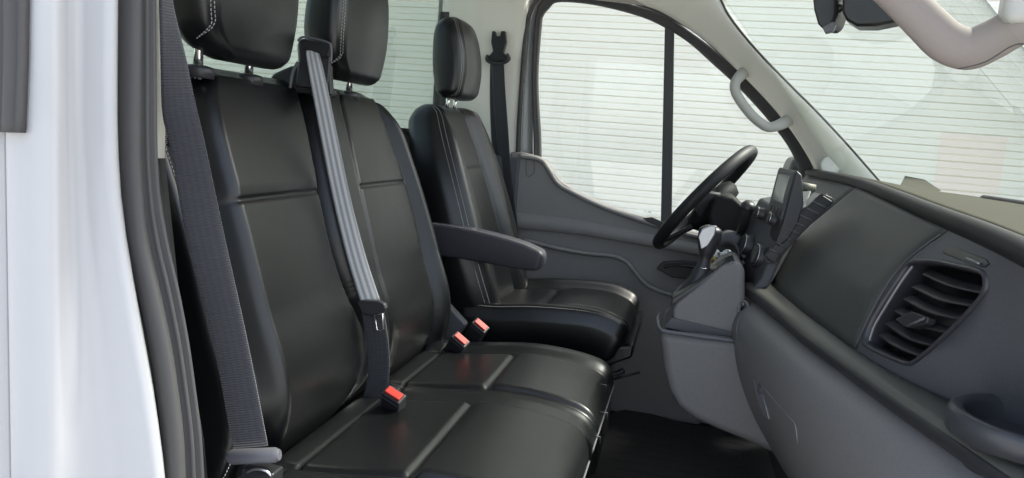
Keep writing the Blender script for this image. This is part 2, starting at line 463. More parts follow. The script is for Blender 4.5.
# cream pillar trim visible just inside the seal, with its dark lower cover
A = [P(150, -40, -.90), P(150, 70, -.90), P(152, 158, -.90)]; B = [P(165, -40, -.885), P(164, 70, -.885), P(162.5, 158, -.885)]
ribbon('pillar_trim', A, B, M['trim'], van, .01)
A = [P(150, 158, -.90), P(165, 300, -.90), P(190, 440, -.90), P(200, 540, -.90)]; B = [P(161, 158, -.87), P(176, 300, -.87), P(200, 440, -.87), P(210, 540, -.87)]
ribbon('pillar_cover', A, B, M['satin'], van, .01)
# pillar body behind: keeps the side closed
g = G(); g.box((-.78, -.885, 1.21), (.26, .04, .80)); g.build('pillar_trim', M['trim'], van, smooth=False, bevel=.01)
g = G(); g.box((-.78, -.88, .40), (.26, .05, .80)); g.build('pillar_cover', M['satin'], van, smooth=False, bevel=.01)
# black rubber strip on the outside of the body
A = smooth_path([P(4 - 10, -60, -1.062), P(-4, 60, -1.062), P(-6, 132, -1.062)], 6); B = smooth_path([P(31, -60, -1.062), P(29.5, 20, -1.062), P(29, 60, -1.062), P(26, 133, -1.062)], 4)
B = resample(B, len(A)); rings = []
for a, b in zip(A, B):
    rings.append([a.lerp(b, u) + Vector((0, -h, 0)) for u, h in ((0, 0), (.02, .006), (.25, .009), (.33, .006), (.42, .006), (.5, .010), (.75, .011), (.82, .007), (.9, .009), (.98, .007), (1, 0))])
g = G(); g.loft(rings); g.build('rubber_strip', M['rubber'], van, label='black ribbed rubber strip at the edge of the white body panel')
# lower door step
g = G(); g.box((-.05, -.93, -.02), (1.0, .12, .1)); g.build('door_sill', M['satin'], van, smooth=False, bevel=.01)

# ---- far side: B pillar trim
g = G(); rings = []
for z in [0.0, .3, .6, .9, 1.2, 1.4, 1.52]:
    lean = -.01 * (z - .9)
    sec = [(-.885, .872), (-.83, .872), (-.79, .860), (-.765, .855), (-.73, .858), (-.69, .862), (-.655, .866), (-.625, .870), (-.592, .878), (-.588, .93)]
    rings.append([Vector((x + lean, y - .04 * sstep(1.2, 1.6, z), z)) for x, y in sec])
g.loft(rings, closed=False); g.build('pillar_trim', M['trim'], van, solid=.008, label='cream pillar trim behind the driver seat')
g = G(); g.box((-.68, .855, .45), (.22, .03, .86)); g.build('pillar_cover', M['plastic'], van, smooth=False, bevel=.008)
# aperture seal along the driver door: grey bead from sill up and forward over the door
sp = [(518, 300), (518, 230), (518, 160), (520, 110), (523.5, 60), (527, 25), (532, 8), (541, -4), (556, -10), (600, -6), (640, 4), (665, 14), (700, 34), (745, 75), (786, 120), (808, 150), (816, 172)]
path = smooth_path([P(x, y, .87) for x, y in sp], 6)
g = G(); g.tube(path, .008, n=10, up=(0, 1, 0)); g.build('door_seal', M['rubber'], van, label='grey rubber seal round the closed driver door')
# windscreen pillar trim: from the header down to the dash
ws = [(640, -60), (690, -30), (716, -8), (722, 2), (728, 14), (742, 33), (762, 56), (790, 85), (815, 110), (845, 142), (873, 174), (885, 188)]
lo = [(575, -8), (615, -3), (650, 6), (668, 14), (690, 28), (712, 44), (735, 66), (757, 88), (777, 110), (795, 134), (811, 160), (820, 180)]
A = smooth_path([P(x, y, lerp(x, [640, 722, 873], [.74, .745, .80])) for x, y in ws], 5)
B = smooth_path([P(x, y, .86) for x, y in lo], 5)
v = []; f = []; cols = 8
for a, b in zip(A, B):
    for j in range(cols + 1):
        t = j / cols; p = a.lerp(b, t) + Vector((0, -.022 * math.sin(math.pi * t) ** .7, 0)); v.append(p)
for i in range(len(A) - 1):
    for j in range(cols): f.append((i*(cols+1)+j, i*(cols+1)+j+1, (i+1)*(cols+1)+j+1, (i+1)*(cols+1)+j))
pil = obj('windscreen_pillar', v, f, M['trim'], van, solid=.01, label='pale windscreen pillar trim on the driver side')
# header lining above the driver door, joining the roof
A2 = smooth_path([P(x, y, .86) for x, y in ((500, -16), (540, -12), (575, -9), (615, -3), (650, 6))], 5)
B2 = smooth_path([P(x, y, .74) for x, y in ((490, -60), (540, -60), (580, -60), (610, -60), (640, -60))], 5)
ribbon('roof_rail_trim', A2, B2, M['lining'], van, .01, cols=3)
# pillar grab handle
hp = [(746, 71, .845), (740, 76, .81), (735, 84, .795), (737, 95, .79), (748, 111, .79), (758, 121, .79), (768, 127, .795), (779, 125, .805), (790, 119, .845)]
path = smooth_path([P(*q) for q in hp], 7)
g = G(); g.tube(path, lambda t: .0165 + .004 * (max(0, 1 - t*5) + max(0, 1 - (1-t)*5)), n=18, flat=.72, up=(0, 1, 0)); g.build('grab_handle', M['handle'], pil, label='curved cream grab handle on the far windscreen pillar')
# round speaker grille at the foot of the pillar
c = P(831, 166, .80)
g = G(); g.lathe(c + Vector((0, .012, 0)), (0.1, -1, .15), [(.030, 0), (.030, .003), (.026, .005), (.0, .005)], 28)
g.build('speaker_grille', M['trim'], pil)
# windscreen
def wsx(y): return .68 - .19 * (y/.8)**2
rings = []; NB = 24
for i in range(9):
    t = i / 8
    rings.append([Vector(((1-t)*(wsx(y)+.01) + t*(.13 - .11*(y/.8)**2), y*(1 - .065*t), .885 + t*.60 - .05*t*(y/.8)**2)) for y in [-.88 + 1.76*k/NB for k in range(NB+1)]])
g = G(); g.loft(rings, closed=False); wsc = g.build('windscreen', M['wsglass'], van)
# black windscreen edge bead
path = smooth_path([P(x, y, lerp(x, [640, 722, 873], [.737, .742, .797])) for x, y in ws], 5)
g = G(); g.tube(path, .0042, n=8); g.build('screen_seal', M['rubber'], wsc)
# near pillar grab handle, close to the lens
hp = [(862, -38, -.80), (882, -20, -.80), (904, 1, -.80), (928, 25, -.80), (947, 42, -.80), (968, 49, -.80), (988, 42, -.805), (1012, 29, -.81), (1045, 10, -.82), (1085, -14, -.83)]
path = smooth_path([P(*q) for q in hp], 9)
g = G(); g.tube(path, lambda t: .0205 - .001*math.sin(t*9), n=20, flat=.85, up=(0, 1, 0)); nh = g.build('grab_handle', mat('beige handle plastic', (.27, .235, .21), .75, spec=.2, bump=('noise', 900, .2, .0004)), van, label='large beige grab handle on the near windscreen pillar')
g = G(); pts = smooth_path([P(x, y, -.835) for x, y in ((958, 69), (985, 62), (1010, 47), (1022, 44), (1030, 47))], 6); g.tube(pts, .0008, n=6); g.build('handle_cap_seam', M['rubber'], nh)
g = G(); g.box(P(1062, -20, -.82), (.10, .03, .09)); g.build('handle_mount', M['handle'], nh, smooth=False, bevel=.01)
# door aperture front edge out of frame right: near A pillar
A = [Vector((.62, -.90, .86)), Vector((.35, -.90, 1.2)), Vector((.05, -.86, 1.5)), Vector((-.05, -.84, 1.6))]
ribbon('windscreen_pillar', off(A, (.04, 0, .05)), off(A, (.10, .06, .10)), M['trim'], van, .01, label='cream windscreen pillar on the passenger side')

# ================================================================== DRIVER DOOR
door = thing('driver_door', 'closed driver door with grey plastic inner panel and black framed window', 'door', (-.1, .9, 0))
top = [(510, 152), (522, 152), (536, 156), (545, 160), (552, 170), (560, 181), (575, 191), (600, 203), (630, 214), (655, 222), (680, 229), (730, 240), (820, 250), (830, 420), (600, 470), (505, 470)]
def door_y(p):                                  # inner relief of the panel: flush top, recessed middle, armrest shelf
    return .845
g = G(); A = [P(x, y, .85) for x, y in top]; g.prism(A, off(A, (0, .05, 0)))
g.build('door_panel', M['door'], door, smooth=True, bevel=.008, segs=3)
# rolled upper shoulder along the sill line
sp = [P(x, y, .848) for x, y in ((520, 156), (540, 160), (548, 169), (558, 184), (575, 194), (600, 206), (630, 217), (655, 225), (690, 235), (740, 245))]
g = G(); g.tube(smooth_path(sp, 6), .008, n=10); g.build('sill_roll', M['door'], door)
# lighter upper band above the armrest crease, raised
band_u = [(524, 212), (560, 216), (600, 222), (640, 230), (680, 238), (740, 250)]
band_l = [(524, 228), (560, 231), (600, 236), (640, 243), (680, 250), (740, 262)]
A = smooth_path([P(x - 10, y, .849) for x, y in band_u], 5); B = smooth_path([P(x - 10, y, .836) for x, y in band_l], 5)
ribbon('armrest', A, B, M['door'], door, .006, cols=2)
# raised lower moulding of the panel: a big soft shape with an S shaped front edge
mold = [(524, 240), (560, 249), (590, 254), (612, 256), (626, 262), (637, 275), (648, 286), (668, 294), (700, 299), (700, 470), (524, 470)]
A = [P(x, y, .825) for x, y in mold]; g = G(); g.prism(A, off(A, (0, .03, 0)))
g.build('lower_moulding', M['door'], door, bevel=.012, segs=4)
g = G(); g.tube(smooth_path([P(x, y, .818) for x, y in mold[:9]], 5), .007, n=10); g.build('moulding_edge', M['door'], door)
# inner door handle recess
rec = [(656, 268), (663, 261), (680, 260), (720, 264), (720, 279), (690, 279), (672, 277)]
A = [P(x, y, .838) for x, y in rec]; g = G(); g.prism(A, off(A, (0, -.012, 0)))
hb = g.build('door_handle', M['satin'], door, bevel=.004)
g = G(); g.tube(smooth_path([P(x, y, .82) for x, y in ((664, 267), (676, 265), (700, 268), (720, 272))], 5), .007, n=10, flat=.7); g.build('pull_lever', M['black'], hb)
pocket = [(642, 218), (652, 217), (668, 224), (668, 232)]
A = [P(x, y, .845) for x, y in pocket]; g = G(); g.prism(A, off(A, (0, -.006, 0))); g.build('sill_grille', M['satin'], door, bevel=.002)
g = G(); A = smooth_path([P(x, y, .843) for x, y in ((526, 160), (533, 160), (534, 172), (527, 176), (526, 160))], 4); g.tube(A, .0012, n=6); g.build('screw_cover', M['plastic'], door)
# window frame: band between glass and aperture
fo = [(534, 175), (534, 140), (533, 80), (535, 30), (537, 14), (541, 2), (552, -5), (580, -5), (610, 0), (646, 9), (671, 19), (693, 34), (723, 56), (752, 80), (785, 109), (808, 142), (822, 178)]
fi = [(541, 175), (541, 140), (538, 80), (541.5, 26), (543.5, 15), (549, 8), (557, 2), (582, 3), (610, 8), (642, 17), (664, 27), (688, 42), (714, 65), (741, 90), (770, 122), (791, 151), (802, 180)]
A = smooth_path([P(x, y, .895) for x, y in fo], 5); B = smooth_path([P(x, y, .905) for x, y in fi], 5)
rings = []
for a, b in zip(A, B):
    rings.append([a, a + Vector((0, -.012, 0)), a.lerp(b, .35) + Vector((0, -.016, 0)), a.lerp(b, .55) + Vector((0, -.010, 0)), a.lerp(b, .75) + Vector((0, -.014, 0)), b, b + Vector((0, .010, 0)), a + Vector((0, .03, 0))])
g = G(); g.loft(rings); fr = g.build('window_frame', M['rubber'], door)
# white painted door frame strip seen behind the seal
A = [P(x, y, .915) for x, y in ((510, 175), (512, 120), (515, 60), (519, 20), (524, -20))]; B = [P(x, y, .915) for x, y in ((533, 175), (533, 120), (534, 60), (537, 15), (556, -20))]
ribbon('frame_paint', smooth_path(A, 4), smooth_path(B, 4), M['paint'], door, .006)
# divider bar
A = [P(665, 14, .90), P(660.5, 232, .90)]; B = [P(674.5, 14, .90), P(671.5, 236, .90)]
g = G(); g.prism([A[0], B[0], B[1], A[1]], off([A[0], B[0], B[1], A[1]], (0, .02, 0))); g.build('divider_bar', M['rubber'], door, bevel=.003)
# panes
def pane(name, poly):
    A = [P(x, y, .917) for x, y in poly]; g = G(); g.prism(A, off(A, (0, .004, 0))); return g.build(name, M['glass'], door, smooth=False)
pane('window_pane', [(534, 178), (534, 30), (538, 12), (548, 3), (580, 0), (610, 6), (645, 15), (666, 26), (664, 245), (580, 225)])
pane('quarter_pane', [(671, 28), (690, 40), (716, 63), (745, 90), (772, 120), (794, 150), (806, 182), (800, 250), (668, 250)])
# small print at the foot of the pane
pr = P(648, 212, .915)
text('glass_print', '\u2022: \u2261\u2261', .012, pr, (1, 0, 0), (0, 0, 1), M['satin'], door, .0001)
# exterior mirror seen through the quarter pane
c = P(799, 169, 1.05)
pmi = Pad([(c.x - .02, c.z - .10), (c.x - .01, c.z), (c.x + .005, c.z + .035)], 1.02, 1.22, .025, .02, .022, nv=12, nf=10)
pmi.build('door_mirror', M['satin'], door)

# ================================================================== DRIVER SEAT
def seat_base(par, x0, x1, y0, y1, z1):
    g = G(); g.box(((x0+x1)/2, (y0+y1)/2, z1/2), (x1-x0, y1-y0, z1)); g.build('seat_base', M['under'], par, smooth=False, bevel=.02)
ds = thing('driver_seat', 'black leather driver seat with a fold down armrest, farthest from the open doorway', 'seat', (-.4, .47, 0))
DY = .47
def drv_disp(y, v):
    a = abs(y - DY)
    z = .028 * sstep(.115, .165, a) - .010 * gauss(a - .125 + .02*v, .009)
    z -= .006 * gauss(v - .70 , .008) * (1 - sstep(.11, .125, a))
    z -= .004 * gauss(a, .2)
    return z
dback = Pad([(-.55, .36), (-.575, .46), (-.62, .60), (-.68, .80), (-.73, .95), (-.755, 1.02)], lambda v: DY - spl(v, [0, .25, .6, .85, 1], [.20, .235, .23, .195, .15]),
            lambda v: DY + spl(v, [0, .25, .6, .85, 1], [.20, .245, .25, .225, .175]), lambda v: spl(v, [0, .5, 1], [.085, .075, .05]), .045, .045, drv_disp, nv=80, nf=90)
dback.build('backrest', M['leather'], ds)
g = G()
for k in (0, .006):
    stitches([dback.front(dback.section(v)[2] + .012 + k, v, .0006) for v in [.12 + .86*i/50 for i in range(51)]], g=g)
g.build('stitching', M['stitch'], ds)
def cush_disp(yc, hw, xc=None):
    def d(y, v):                                 # v = 0 front edge, 1 rear
        a = abs(y - yc)
        z = .022 * sstep(hw - .085, hw - .035, a) - .007 * gauss(a - (hw - .09), .008)
        z -= .010 * gauss(v - .50, .022) * (1 - sstep(hw - .11, hw - .09, a))
        z += .010 * sstep(.50, .35, v) * (1 - sstep(hw - .11, hw - .09, a))
        return z
    return d
dcush = Pad([(-.115, .405), (-.20, .430), (-.35, .425), (-.48, .41), (-.60, .41)], DY - .235, DY + .235, lambda v: spl(v, [0, .2, 1], [.046, .056, .056]), .024, .042, cush_disp(DY, .235), nv=70, nf=90)
dcush.build('cushion', M['leather'], ds)
g = G(); stitches([dcush.front(DY - .235 + .014, v, .0006) for v in [.08 + .8*i/40 for i in range(41)]], g=g); g.build('stitching', M['stitch'], ds)
# side valance of the cushion
g = G(); g.prism([P(x, y, .245) for x, y in ((470, 345), (490, 330), (540, 338), (600, 348), (634, 345), (632, 358), (610, 366), (560, 352), (500, 345))],
                 [P(x, y, .245) + Vector((0, .44, 0)) for x, y in ((470, 345), (490, 330), (540, 338), (600, 348), (634, 345), (632, 358), (610, 366), (560, 352), (500, 345))])
g.build('side_valance', M['leather'], ds, bevel=.008)
seat_base(ds, -.56, -.16, .27, .67, .33)
# headrest
def headrest(par, xc, zc, y0, y1, hh=.105, hx=.052, lean=.02, stitch_in=.035, top=.9, both=False):
    cy = (y0 + y1) / 2; wd = (y1 - y0) / 2
    def yr(sg):
        ks = ([0, .08, .2, .4, .85, 1], [.42, .68, .90, 1, .96, top]) if sg < 0 and not both else ([0, .1, .3, .6, .85, 1], [.95, 1, 1, 1, .97, top])
        return lambda v: cy + sg * wd * spl(v, *ks)
    pd = Pad([(xc + lean, zc - hh), (xc + lean*.3, zc), (xc - lean, zc + hh)], yr(-1), yr(1), lambda v: spl(v, [0, .35, .7, 1], [hx*.72, hx, hx*.92, hx*.62]), .032, .024,
             lambda y, v: -.004 * gauss(y - (yr(-1)(v) + stitch_in), .005) + .006 * gauss(y - cy, wd * .6), nv=36, nf=60)
    ho = pd.build('headrest', M['leather'], par)
    g = G()
    for k in (-.003, .003):
        stitches([pd.front(yr(-1)(v) + (stitch_in + k) * (1 if both else sstep(.10, .22, v)), v, .0005) for v in [(.02 if both else .10) + (.96 if both else .88)*i/50 for i in range(51)]], g=g, r=.0008)
    g.build('stitching', M['stitch'], ho)
    return pd
headrest(ds, -.705, 1.16, .37, .585, .115, .050, .012, stitch_in=.014, top=.78, both=True)
for y in (.45, .52):
    g = G(); g.cyl((-.715, y, 1.0), (.03, 0, 1), .006, .07, 12); g.build('headrest_post', M['chrome'], ds)
# armrest
arm = [(-.70, .655), (-.58, .655), (-.46, .645), (-.34, .628)]
ap = Pad(arm[::-1], .20, .262, lambda v: spl(v, [0, .2, 1], [.024, .036, .046]), .009, .020, None, nv=40, nf=12)
ao = ap.build('armrest', mat('armrest vinyl', (.040, .040, .050), .42, bump=('noise', 500, .2, .0004)), ds, label='dark padded armrest folded down on the near side of the driver seat')
g = G(); stitches([ap.front(.2 + .006, v, .0005) for v in [.04 + .9*i/40 for i in range(41)]], g=g, r=.0006); g.build('stitching', M['stitch'], ao)
# seat adjuster and runner hardware under the front edge
g = G(); g.tube(smooth_path([P(x, y, .3) for x, y in ((604, 370), (614, 374), (624, 370))], 4), .008, n=8)
g.tube([P(600, 383, .35), P(640, 372, .35)], .004, n=6)
g.build('adjuster_lever', M['satin'], ds)

# ================================================================== DOUBLE PASSENGER SEAT
bs = thing('double_seat', 'black leather double passenger seat with two headrests nearest the open doorway', 'seat', (-.4, -.34, 0))
def yb(v): return spl(v, [0, .12, .18, .27, .37, .54, .74, .96, 1], [-.47, -.43, -.36, -.335, -.36, -.38, -.36, -.31, -.30])            # boundary between the two places
YV1 = lambda v: spl(v, [0, .3, .8, 1], [-.66, -.675, -.668, -.612])
def bench_disp(y, v):
    yv1 = YV1(v); b = yb(v); y2 = spl(v, [0, .57, .78, 1], [-.235, -.235, -.21, -.15]); y3 = spl(v, [0, .5, .9, 1], [.02, .045, .035, .03])
    z = 0
    z += -.028 * (1 - sstep(yv1, yv1 + .034, y)) - .005 * gauss(y - yv1, .005)       # outer bolster sits lower at its seam
    z += .016 * (1 - sstep(-.76, yv1 - .02, y))
    if y > -.5:
        z += -.020 * gauss(y - b, .010) + .018 * sstep(b, b + .026, y) - .014 * sstep(b, b + .02, y) * sstep(.35, .05, v) * (1 - sstep(-.24, -.20, y))
        z += -.006 * gauss(y - y2, .006)
        z += -.010 * gauss(y - y3, .010) + .028 * sstep(y3, y3 + .032, y)
        z -= .0005 * math.sin(v * 190 + 3*math.sin(v*31)) * (gauss(y - yv1 - .035, .014) + gauss(y - b + .022, .012) + gauss(y - y3 + .02, .014))
    m = sstep(yv1, yv1 + .02, y) * (1 - sstep(b - .03, b - .01, y))
    z += .012 * m * math.cos((y + .505) / .33 * 1.6)
    # horizontal seam lines
    z -= .005 * gauss(v - .665, .005) * (m + sstep(y2, y2 + .01, y) * (1 - sstep(y3 - .01, y3, y)))
    z += .003 * sstep(.67, .70, v) * m
    return z
bback = Pad([(-.69, .33), (-.688, .40), (-.665, .50), (-.70, .62), (-.738, .76), (-.785, .90), (-.82, .985), (-.825, 1.022)],
            lambda v: -.765 + spl(v, [0, .2, .8, 1], [.02, 0, 0, .02]), lambda v: .095 - spl(v, [0, .15, .8, .93, 1], [.04, 0, .01, .03, .06]),
            lambda v: spl(v, [0, .15, .4, .8, 1], [.05, .072, .074, .06, .048]), .03, .032, bench_disp, nv=170, nf=400)
bk = bback.build('backrest', M['leather'], bs)
g = G(); stitches([bback.front(-.765 + .012, v, .0006) for v in [.1 + .85*i/60 for i in range(61)]], g=g); g.build('stitching', M['stitch'], bk)
g = G(); g.tube([bback.front(yb(v) , v, .001) for v in [.05 + .16*i/20 for i in range(21)]], .0015, n=6); g.build('piping', M['piping'], bk)
def bc_disp(y0, y1, near):
    def d(y, v):
        z = 0
        if near:
            m = sstep(y0 + .085, y0 + .11, y) * (1 - sstep(y1 - .02, y1 - .005, y))
            z += .016 * (1 - sstep(y0 + .05, y0 + .09, y)) - .008 * gauss(y - y0 - .09, .008) + .004
        else:
            m = sstep(y0 + .088, y0 + .10, y) * (1 - sstep(y1 - .10, y1 - .085, y))
            z += -.007 * (1 - sstep(y0 + .06, y0 + .095, y)) - .005 * gauss(y - y0 - .09, .006)
            z += .012 * sstep(y1 - .08, y1 - .04, y) - .006 * gauss(y - y1 + .09, .007)
        m2 = m if near else m
        z -= .009 * gauss(v - .475, .014) * m2
        z += .005 * sstep(.50, .42, v) * m2
        z += .004 * math.sin(3.1 * v) * m2
        z += .014 * sstep(.88, 1.0, v) - .005 * gauss(v - .86, .010)
        return z
    return d
for (y0, y1, nm) in ((-.785, -.347, 'near'), (-.343, .095, 'mid')):
    yc = (y0 + y1) / 2; hw = (y1 - y0) / 2
    cp = Pad([(-.120, .352), (-.20, .366), (-.32, .370), (-.45, .356), (-.60, .346)], y0, y1, lambda v: spl(v, [0, .25, 1], [.054, .064, .062]), .022, .052, bc_disp(y0, y1, nm == 'near'), nv=100, nf=120)
    cu = cp.build('cushion', M['leather'], bs)
    g = G()
    g.tube([cp.front(y, .004, .001) for y in [y0 + .03 + (hw*2 - .06)*i/40 for i in range(41)]], .0022, n=6)
    g.tube([cp.front(y1 - .006, v, .0005) for v in [.10 + .72*i/40 for i in range(41)]], .0012, n=6)
    g.build('piping', M['piping'], cu)
seat_base(bs, -.62, -.20, -.74, .06, .30)
for (px, py, Yy) in ((603, 384, -.1), (604, 412, -.28), (597, 436, -.37)):
    g = G(); g.tube([P(px - 6, py, Yy), P(px + 3, py + 1, Yy), P(px + 3, py + 8, Yy)], .0016, n=8); g.build('cover_hook', M['satin'], bs)
# headrests and posts
headrest(bs, -.752, 1.160, -.70, -.418, .125, .046, -.006, stitch_in=.020, top=.9)
headrest(bs, -.752, 1.165, -.275, -.010, .125, .046, -.006, stitch_in=.020, top=.9)
for y in (-.625, -.485, -.2, -.085):
    g = G(); g.cyl((-.775, y, 1.0), (.02, 0, 1), .0075, .11, 16); po = g.build('headrest_post', M['chrome'], bs)
    g = G(); g.lathe((-.772, y, 1.021), (.05, 0, 1), [(.023, -.018), (.023, -.004), (.020, 0), (.010, .002)], 24); g.build('post_collar', M['satin'], po)
# belt guide tower between the headrests
g = G(); A = [P(x, y, -.345) for x, y in [(266, 90), (272, 74), (290, 66), (330, 62), (332, 96)]]; g.prism(A, off(A, (-.02, .05, 0)))
ped = g.build('belt_guide', M['satin'], bs, bevel=.006)
g = G(); A = [P(x, y, -.372) for x, y in [(296, 86), (299, 60), (298, 42), (302, 38), (327, 43), (331, 48), (330, 63), (328, 90)]]; g.prism(A, off(A, (-.03, .05, 0))); gh = g.build('guide_head', M['satin'], ped, bevel=.004)
g = G(); A = [P(x, y, -.386) for x, y in [(298, 42), (303, 39), (327, 44), (330, 48), (328, 56), (322, 58), (319, 53), (302, 49)]]; g.prism(A, off(A, (0, .012, 0))); g.build('guide_mouth', M['under'], ped, bevel=.003)
g = G(); g.tube(smooth_path([P(x, y, -.388) for x, y in ((298, 41), (304, 37), (327, 42), (331, 48), (331, 62))], 4), .0022, n=6); g.tube(smooth_path([P(x, y, -.375) for x, y in ((290, 88), (293, 72), (298, 62))], 4), .003, n=6); g.build('guide_rim_highlight', M['greyplastic'], ped)  # lighter rim, plus a grey tube painted in as the pedestal's vertical highlight
# buckles
def buckle(par, top, tilt, h=.075, w=.036, d=.020, lab=None, wd=(1, -.35, 0)):
    q = tilt.normalized(); zz = q; xx = Vector(wd).normalized(); xx = (xx - zz*xx.dot(zz)).normalized(); yy = zz.cross(xx)
    rot = Matrix((xx, yy, zz)).transposed()
    g = G(); g.box(Vector(top) - zz*h/2, (w, d, h), rot); b = g.build('belt_buckle', M['satin'], par, smooth=False, bevel=.004, segs=3, label=lab)
    g = G(); g.box(Vector(top) + zz*.0012 - yy*0.0, (w*.80, d*.62, .007), rot); g.build('release_button', M['red'], b, smooth=False, bevel=.002)
    g = G()
    g.box(Vector(top) - zz*.010 - yy*(d/2), (w*.9, .001, .002), rot); g.build('buckle_rib', M['greyplastic'], b, smooth=False)
    return b
buckle(bs, P(394, 394, -.43), Vector((.22, -.55, .85)), .07, .042, .026)
buckle(bs, P(461, 339, .01), Vector((.5, -.55, .8)), .08, .044, .028)
buckle(ds, P(481, 325, .09), Vector((.5, -.55, .8)), .08, .044, .028)
# plastic side shield beside the middle place
sh = [(428, 345), (424, 330), (437, 300), (445, 302), (466, 325), (452, 346), (440, 352)]
A = [P(x, y, .13) for x, y in sh]; g = G(); g.prism(A, off(A, (0, .03, 0))); g.build('side_shield', M['plastic'], bs, bevel=.006)

# ================================================================== SEAT BELTS
sb = thing('seat_belt', 'wide black seat belt hanging down across the passenger doorway', 'seat belt', (-.6, -.9, 1.3), 'seat belts of the cab')
bl = smooth_path([P(158, -60, -.93), P(160, 0, -.93), P(161, 60, -.92), P(162, 110, -.91), P(171, 150, -.90), P(187, 240, -.89), P(213, 340, -.87), P(233, 447, -.85)], 8)
br = smooth_path([P(168, -60, -.90), P(172, 0, -.895), P(186, 60, -.89), P(197, 110, -.89), P(206, 150, -.885), P(225, 240, -.87), P(247, 340, -.855), P(268, 447, -.84)], 8)
webbing('webbing', [(a + b) / 2 for a, b in zip(bl, br)], lambda t: (br[round(t*(len(bl)-1))] - bl[round(t*(len(bl)-1))]).length, lambda t: br[round(t*(len(bl)-1))] - bl[round(t*(len(bl)-1))], M['web'], sb)
a = P(228, 457, -.84); b = P(280, 455, -.83)
g = G(); g.tube([a, a.lerp(b, .1), a.lerp(b, .9), b], lambda t: .0105 if .05 < t < .95 else .007, n=14); an = g.build('belt_anchor', M['greyplastic'], sb, bevel=.001)
g = G(); g.box(P(262, 474, -.83), (.05, .03, .022)); g.build('anchor_bracket', M['black'], an, smooth=False, bevel=.005)
g = G(); g.tube(smooth_path([P(240, 478, -.84), P(252, 470, -.845), P(266, 471, -.845), P(274, 480, -.84)], 4), .0018, n=6); g.build('wire_clip', M['steel'], an)
tag_ = [P(163, 122, -.872), P(170, 122, -.872), P(170, 147, -.872), P(163, 147, -.872)]
g = G(); g.prism(tag_, off(tag_, (0, .002, 0))); g.build('fabric_tag', M['black'], sb, smooth=False)
text('tag_print', 'AIRBAG', .009, P(165.5, 134.5, -.8735), (0, 0, 1), (-1, 0, 0), M['white'], sb, .0001)

mb = thing('seat_belt', 'grey seat belt running down the middle between the two passenger places', 'seat belt', (-.72, -.34, 1.05), 'seat belts of the cab')
path = smooth_path([P(312, 51, -.382), P(313.5, 58, -.384), P(322, 100, -.375), P(340, 190, -.37), P(356, 255, -.37), P(371, 303, -.37)], 10)
webbing('webbing', path, lambda t: spl(t, [0, .2, .45, 1], [.020, .026, .031, .037]), lambda t: Vector((1, .5, 0)), M['webg'], mb)
path = smooth_path([P(373, 312, -.372), P(378, 345, -.368), P(378, 380, -.355), P(372, 404, -.34)], 10)
webbing('webbing', path, lambda t: .042, lambda t: Vector((1, .3, 0)), M['web'], mb, label='dark lower length of the middle belt')
tp = [(357, 303), (361, 300), (378, 301), (384, 304), (386, 309), (381, 314), (372, 316), (362, 314)]
A = [P(x, y, -.383) for x, y in tp]; g = G(); g.prism(A, off(A, (0, .014, 0))); lp = g.build('latch_plate', M['satin'], mb, bevel=.003)
g = G(); A = [P(x, y, -.383) for x, y in ((374, 315), (382, 314), (383, 329), (380.5, 331), (376.5, 330))]
ring = [a + Vector((0, .002, 0)) for a in A]
g.tube(ring + [ring[0]], .0015, n=6, flat=.8); g.build('metal_tongue', M['steel'], lp)

db = thing('seat_belt', 'black seat belt hanging from its swivel guide on the cream pillar behind the driver seat', 'seat belt', (-.69, .85, 1.26), 'seat belts of the cab')
path = smooth_path([P(497.5, 60, .840), P(499, 90, .840), P(502, 130, .840), P(505, 170, .840), P(512, 230, .840), P(519, 290, .830)], 8)
webbing('webbing', path, .048, Vector((1, -.25, 0)), M['web'], db)
path = smooth_path([P(494, 62, .855), P(494, 110, .855), P(497, 160, .855), P(505, 240, .855)], 6)
webbing('webbing', path, .03, Vector((1, -.2, 0)), M['web'], db, label='second length of webbing behind the first')
hd = [(492, 31), (495, 31), (496, 36), (500, 36), (501, 31), (505, 31), (506, 42), (503, 52), (507, 57), (506, 61), (489, 61), (488, 57), (493, 51), (491, 42)]
A = [P(x, y, .832) for x, y in hd]; g = G(); g.prism(A, off(A, (0, .022, 0))); dr = g.build('belt_guide', M['black'], db, bevel=.002)
g = G(); g.tube(smooth_path([P(x, y, .830) for x, y in ((488, 55), (487, 60), (493, 63), (503, 63), (509, 59), (507, 54))], 5), .006, n=8); g.build('guide_loop', M['satin'], dr)

# ================================================================== DASHBOARD
dash = thing('dashboard', 'dark plastic dashboard with air vents, cup holder, gear console and small display', 'dashboard', (.3, 0, 0))
YS = [-.98, -.88, -.8, -.65, -.5, -.35, -.2, -.05, .1, .3, .5, .85]
TX = [.335, .345, .352, .36, .367, .375, .386, .395, .405, .415, .405, .375]
TZ = [.850, .857, .862, .868, .872, .876, .880, .884, .888, .892, .896, .900]
BX = [.52, .50, .465, .36, .305, .280, .255, .237, .222, .23, .25, .28]
LX = [.385, .355, .335, .298, .266, .234, .210, .185, .158, .16, .20, .24]
GX = [.36, .325, .30, .262, .228, .198, .172, .145, .135, .16, .2, .24]       # bulge of the lower dash
def fT(y): return spl(y, YS, TX), spl(y, YS, TZ)
def fB(y): return spl(y, YS, BX), .656
def faceX(y, z):
    tx, tz = fT(y); bx, bz = fB(y); t = (z - bz) / (tz - bz); t = max(0, min(1, t)); return bx + (tx - bx) * t - .016 * (min(t / .42, (1 - t) / .58) if y > -.43 else math.sin(math.pi * t) * .6)
